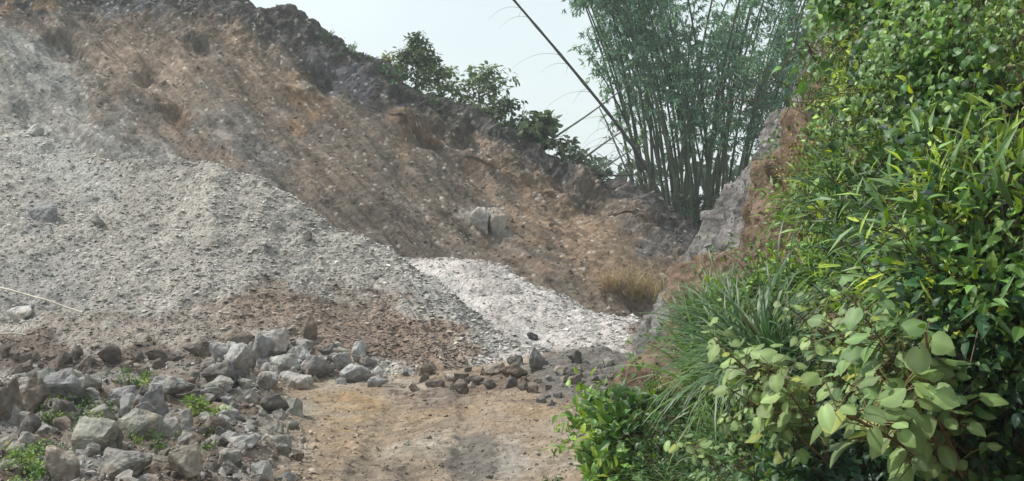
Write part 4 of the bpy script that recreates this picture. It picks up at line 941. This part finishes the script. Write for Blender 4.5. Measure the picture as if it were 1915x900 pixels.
def hanging(n, zone, group, label):
    for k in range(n):
        h = hit(random.uniform(zone[0], zone[2]), random.uniform(zone[1], zone[3]), bank_only)
        if h is None or h[0][1] > 23: continue
        p, nr = h; mb = MB(); L = random.uniform(.7, 1.8); t = np.linspace(0, 1, 14)[:, None]; w = fbm(np.concatenate([t * 2 + k, t * 0 + k, t * 0], 1), 2)[:, None] * .35
        P = nr * (.25 + .25 * np.sin(t * 3)) + np.array([0, -.25, -1.0]) * L * t + np.array([.4, -.6, 0]) * w
        tube(mb, P, np.linspace(.014, .005, 14), random.choice([(0.20, .15, .10), (0.13, .10, .07), (0.26, .22, .15)]), 4)
        lf = MB(); m = 40; i = rng.integers(2, 14, m); add_leaves(lf, 'point', P[i] + rng.normal(0, .05, (m, 3)), rdir(m) + [0, 0, -.6], rdir(m) * .5 + [0, 0, 1.0], rng.uniform(.04, .09, m), leafcols(m, random.choice([(0.22, .17, .07), GREEN['olive'], GREEN['bright']]), .3))
        root = empty('hanging_vine', loc=p, label=label, cat='vine', group=group); link('vine_stem', mb.mesh('vine_stem'), M_STEM, root); link('foliage', lf.mesh('foliage'), M_LEAF, root)
hanging(26, (1490, 60, 1640, 460), 'hanging vines by the rocky edge', 'thin brownish vine hanging down near the rocky edge of the bank')
hanging(22, (1640, -40, 1910, 420), 'hanging vines on the upper bank', 'thin vine hanging between the creepers of the upper bank')
# dark trunks and dead branch on the bank
def bank_trunk(px, pyb, pyt, dx, rad, label):
    p, nr = hit(px, pyb, bank_only); Y = p[1]; top = np.array([pxx(px + dx, Y), Y + .2, pz(pyt, Y)]); root = empty('tree', loc=p, label=label, cat='tree'); mb = MB(); t = np.linspace(0, 1, 12)[:, None]
    P = (top - p) * t + np.concatenate([.12 * np.sin(t * 5 + px), .1 * np.sin(t * 4), 0 * t], 1) - np.array([0, 0, .3]) * (1 - t); tube(mb, P + nr * .25, np.linspace(rad, rad * .6, 12), (0.075, .06, .05), 8)
    link('trunk', mb.mesh('trunk'), M_STEM, root)
    lf = MB(); n = 500; pos = P[-1] + nr * .25 + rng.normal(0, .45, (n, 3)); add_leaves(lf, 'point', pos, rdir(n) + [0, 0, -.3], rdir(n) + [0, 0, 1.0], rng.uniform(.06, .12, n), leafcols(n, GREEN['mid'], .3)); link('crown', lf.mesh('crown'), M_LEAF, root)
bank_trunk(1850, 90, -70, -10, .06, 'dark tree trunk at the top right of the bank')
bank_trunk(1895, 70, -80, 14, .075, 'thicker dark trunk above the rounded boulder')
bank_trunk(1870, 60, -80, 22, .035, 'thin dark stem between the two trunks')
def branch(pts, rad, label):
    h = hit(pts[0][0], pts[0][1], bank_only)[0]; Y = h[1] - .5; P = np.array([(pxx(a, Y), Y, pz(b, Y)) for a, b in pts]); t = np.linspace(0, 1, len(P)); tt = np.linspace(0, 1, 16); Q = np.stack([np.interp(tt, t, P[:, j]) for j in range(3)], -1)
    mb = MB(); tube(mb, Q - Q[0], np.linspace(rad, rad * .4, 16), (0.07, .05, .04), 6); o = link('branch', mb.mesh('branch'), M_STEM, label=label, cat='branch'); o.location = Q[0]
branch([(1580, 150), (1560, 132), (1530, 115), (1518, 100), (1508, 82)], .045, 'curved dark dead branch by the rocky edge of the upper bank')

# ------------------------------------------------------------------ air
hm = new_mat('air'); pv = N(hm, 'ShaderNodeVolumePrincipled'); pv.inputs['Density'].default_value = 0.0009; pv.inputs['Color'].default_value = (0.90, 0.97, 1.0, 1); pv.inputs['Anisotropy'].default_value = 0.3
ho = N(hm, 'ShaderNodeOutputMaterial'); hm.node_tree.links.new(pv.outputs[0], ho.inputs['Volume'])
hb = bmesh.new(); bmesh.ops.create_cube(hb, size=1); bmesh.ops.scale(hb, vec=(620, 480, 32), verts=hb.verts); bmesh.ops.translate(hb, vec=(0, 190, 13), verts=hb.verts)
hme = bpy.data.meshes.new('haze'); hb.to_mesh(hme); hb.free(); link('haze', hme, hm, kind='stuff', label='thin pale haze in the air', cat='haze')
# prototypes that were never placed are taken out again
for pr in Proto.every:
    if not pr.used:
        for ch in list(pr.root.children): bpy.data.objects.remove(ch)
        bpy.data.objects.remove(pr.root)
